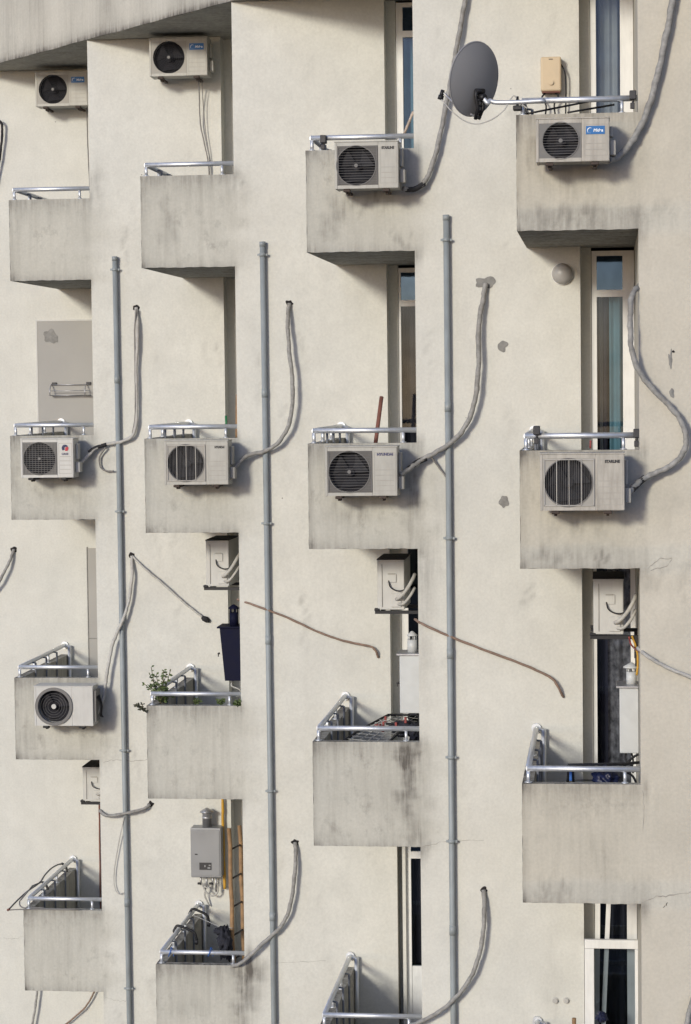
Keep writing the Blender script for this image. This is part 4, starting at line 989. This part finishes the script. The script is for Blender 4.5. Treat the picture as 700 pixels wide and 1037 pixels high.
# folding airer hung out of the lowest left balcony
q = lambda px, py, d: P(px, py, YP(1)+d)
ar = empty('drying_rack', q(30,912,.1), 'thin folding airer hung outwards over the lowest left railing', 'drying rack'); L0 = -Vector(ar.location)
m = MB()
m.tube(spline([q(8.5,921.5,-.05)+L0, q(18,911.5,.3)+L0, q(28,902.5,.6)+L0, q(40,894,1.0)+L0, q(46,885.5,1.4)+L0, q(54,878,1.8)+L0, q(63,875,2.1)+L0, q(67.5,881,2.2)+L0],5), .011, 6)
m.tube(spline([q(8.5,921.5,-.05)+L0, q(30,920.8,-.03)+L0, q(80,921.2,-.03)+L0],5), .008, 6)
m.tube(spline([q(20,913,.2)+L0, q(20.5,917,.1)+L0, q(26,919.5,.05)+L0, q(45,919,.1)+L0],5), .010, 6)
m.tube([q(20.5,912,.2)+L0, q(33,897,.8)+L0, q(43,893,1.0)+L0], .010, 6)
m.build('frame', M['cable'], ar)
m = MB(); m.tube(spline([q(43,893.5,1.0)+L0, q(46,895,1.0)+L0, q(49,901,1.0)+L0],5), .017, 7); m.tube(spline([q(63,874.5,2.1)+L0, q(66.5,877,2.2)+L0, q(68,883,2.2)+L0],5), .017, 7); m.build('hook', M['ink'], ar)
m = MB(); p = q(8.5,921.5,-.05)+L0; m.tube([p-Vector((.012,0,.006)), p+Vector((.02,0,.012))], .016, 7); m.build('end_cap', M['wood_red'], ar)
# hooks hung over the side rail of the ladder balcony
for (a, b_, d, lb) in (((194,921.5),(212,934),2.0,'black hooked hanger at the back of the ladder balcony rail'),((178.5,938.5),(199.5,952),1.05,'black hooked hanger halfway along the ladder balcony rail')):
    p0 = P(a[0], a[1], YP(2)+d); p1 = P(b_[0], b_[1], YP(2)+d)
    o = empty('hanger_hook', p0, lb, 'hook', 'black hooks over the rail'); w, h = p1.x-p0.x, p0.z-p1.z
    m = MB(); m.tube(spline([(-.015,0,-.02),(.02,0,.012),(w*.5,0,-h*.12),(w*.88,0,-h*.45),(w,0,-h)],7), .016, 8); m.build('bent_arm', M['black'], o)
    m = MB(); m.tube([(w,0,-h),(w-.01,0,-h-.05)], .02, 8); m.tube(spline([(-.015,0,-.02),(-.03,0,-.06),(.02,0,-.10)],5), .014, 7); m.build('clip', M['ink'], o)
lump('cloth_bundle', P(228,955,YP(2)+1.0), (.07,.12,.16), 'darkcloth', 'dark rag bundle hanging beside the wooden ladder', 'laundry', 14)
lump('cloth_bundle', P(225,943,YP(2)+1.2), (.09,.08,.04), 'darkcloth', 'small dark cloth above the rag bundle by ladder', 'laundry', 15)
hose('wire_line', 2, [(196,927,-1.9),(208,932,-1.6),(222,938,-1.3),(236,940,-1.2)], .004, 'hose_pale', 'pale washing line above the ladder balcony railing', 'line', ends=(None,None))
for px in (173, 213):
    p = P(px, 963.5, YP(2)+.06); m = MB(); m.tube(spline([(-.02,-.035,-.05),(0,-.04,0),(.01,0,.045),(.02,.035,0),(.03,.02,-.06)],5), .006, 5); o = m.build('blue_tie', M['bluepeg']); o.location = p
    tag(o, 'blue tie knotted at the '+('left' if px < 200 else 'middle')+' of the ladder balcony rail', 'tie')
# clamps on the right hand railings
def clampy(px, py, c, label, mat='ink', h=.11, w=.03):
    p = P(px, py, YP(c)+RY-.03); o = empty('rail_clamp', p, label, 'clamp', 'clamps on the balcony rails')
    m = MB(); m.rbox(-w, w, -.03, .08, -.03, .05, .008); m.build('jaw', M[mat], o); m = MB(); m.tube([(0,.0,-h),(0,0,.03)], .010, 6); m.rbox(-w*.8, w*.5, -.015, .02, -h, -h*.5, .005); m.build('screw', M[mat], o)
clampy(543.5, 437, 4, 'dark clamp at left end of the rail over the largest unit')
clampy(645, 440, 4, 'dark clamp at right end of the rail over the largest unit')
clampy(641, 97.5, 4, 'dark clamp at right end of the rail beside the satellite dish')
clampy(327.5, 142, 3, 'dark clamp at left end of the top third rail', h=.09)
stick('red_peg', P(598.3,446,YP(4)+.03), P(598,454,YP(4)+.03), .009, 'redpeg', 'thin red strip hanging on the rail over largest unit', 'peg')
for (a, b_) in (((530,116),(600,102)),((575,114),(622,106))):
    stick('black_rod', P(a[0],a[1],YP(4)+.12), P(b_[0],b_[1],YP(4)+.35), .009, 'black', ('longer' if a[0] < 550 else 'shorter')+' black rod slanting behind the top right railing', 'rod')
stick('rail_end', P(581.5,1042,YP(4)+1.6), P(581.5,1031,YP(4)+1.6), .02, 'wood', 'brown stick tip at the bottom edge below the plugs', 'stick')

# weeds on the balcony edge
def weed(c, px, py, d, h, spread, n, label, mat, seed, lean=0.0, ls=.03):
    rnd = random.Random(seed); p = P(px, py, YP(c)+d); o = empty('weed', p, label, 'plant', 'weeds growing from balcony')
    ms, ml = MB(), MB()
    for k in range(n):
        a = rnd.uniform(0, 6.28); tip = Vector((math.cos(a)*spread*rnd.uniform(.3,1)+lean*h, math.sin(a)*spread*.6, h*rnd.uniform(.45,1)))
        pts = spline([(0,0,0), tip*.5+Vector((rnd.uniform(-.02,.02),0,.04*h)), tip], 5); ms.tube(pts, .004, 4)
        for j in range(2, len(pts)):
            for q_ in range(2):
                if rnd.random() < .3: continue
                b0 = pts[j]; dr = Vector((rnd.uniform(-1,1), rnd.uniform(-1,1), rnd.uniform(-.5,.6))).normalized(); sdv = dr.cross(Vector((rnd.uniform(-.4,.4),1,rnd.uniform(-.3,.3)))).normalized(); L_ = ls*rnd.uniform(.6,1.3)
                ml.add([b0, b0+dr*L_*.5+sdv*L_*.26, b0+dr*L_, b0+dr*L_*.5-sdv*L_*.26], [(0,1,2,3)])
    ms.build('stem', M['stem'], o); ml.build('leaves', M[mat], o)
weed(2, 163, 713, .12, .42, .16, 14, 'tallest leafy weed at the left end of a balcony rail', 'leaf', 1, -.08, .045)
weed(2, 166, 712, .16, .2, .1, 9, 'low bushy weed at the foot of the tallest weed', 'leaf', 2, 0, .05)
weed(2, 149, 722, -.01, .12, .08, 5, 'small dry sprig left of the weedy balcony', 'leaf_dark', 3, -.9, .035)
weed(2, 199, 713, .1, .06, .05, 6, 'tiny weed in the middle of the weedy balcony edge', 'leaf', 4, 0, .03)
weed(2, 223, 713, .1, .06, .07, 7, 'flat weed near the navy heater pipes', 'leaf', 5, 0, .035)
weed(2, 241, 715, .02, .07, .06, 8, 'green clump at the right end of weedy balcony', 'leaf', 6, 0, .04)

# ------------------------------------------------------------------ fix sub-part frames (balcony, window children share the building frame)
# ------------------------------------------------------------------ light, sky, camera
SL, SD = .455, .32                                          # shadows fall to the right and down by these amounts per metre of depth
sun_dir = Vector((SL, 1.0, -SD)).normalized()               # direction the light travels
elev = math.asin(-sun_dir.z); az = math.atan2(-sun_dir.x, -sun_dir.y)
sl = bpy.data.lights.new('sun', 'SUN'); sl.energy = 2.68; sl.angle = math.radians(9); sl.color = (1.0, .95, .82)
so = bpy.data.objects.new('sun', sl); C.objects.link(so); so.rotation_euler = sun_dir.to_track_quat('-Z', 'Y').to_euler(); so.location = (-10, -30, 20)
w = bpy.data.worlds.new('World'); sc.world = w; w.use_nodes = True; nt = w.node_tree
sky = nt.nodes.new('ShaderNodeTexSky'); sky.sky_type = 'NISHITA'; sky.sun_disc = False
sky.sun_elevation = elev; sky.sun_rotation = az; sky.dust_density = .6; sky.air_density = 1.0; sky.ozone_density = 1.0
bg = nt.nodes['Background']; tint = mixc(nt, 1.0, sky.outputs[0], (.84, .87, 1.19), 'MULTIPLY'); nt.links.new(tint, bg.inputs[0]); bg.inputs[1].default_value = .15
cd = bpy.data.cameras.new('camera'); cd.sensor_fit = 'VERTICAL'; cd.sensor_height = 36; cd.sensor_width = 24.3; cd.lens = F/1037*36
cd.clip_start = .1; cd.clip_end = 2000
co = bpy.data.objects.new('camera', cd); C.objects.link(co)
R = Matrix(((RT[0], UP[0], -FW[0]), (RT[1], UP[1], -FW[1]), (RT[2], UP[2], -FW[2])))
co.matrix_world = Matrix.Translation(Vector(CAM.tolist())) @ R.to_4x4()
sc.camera = co
sc.view_settings.view_transform = 'Standard'; sc.view_settings.look = 'None'; sc.view_settings.exposure = 0
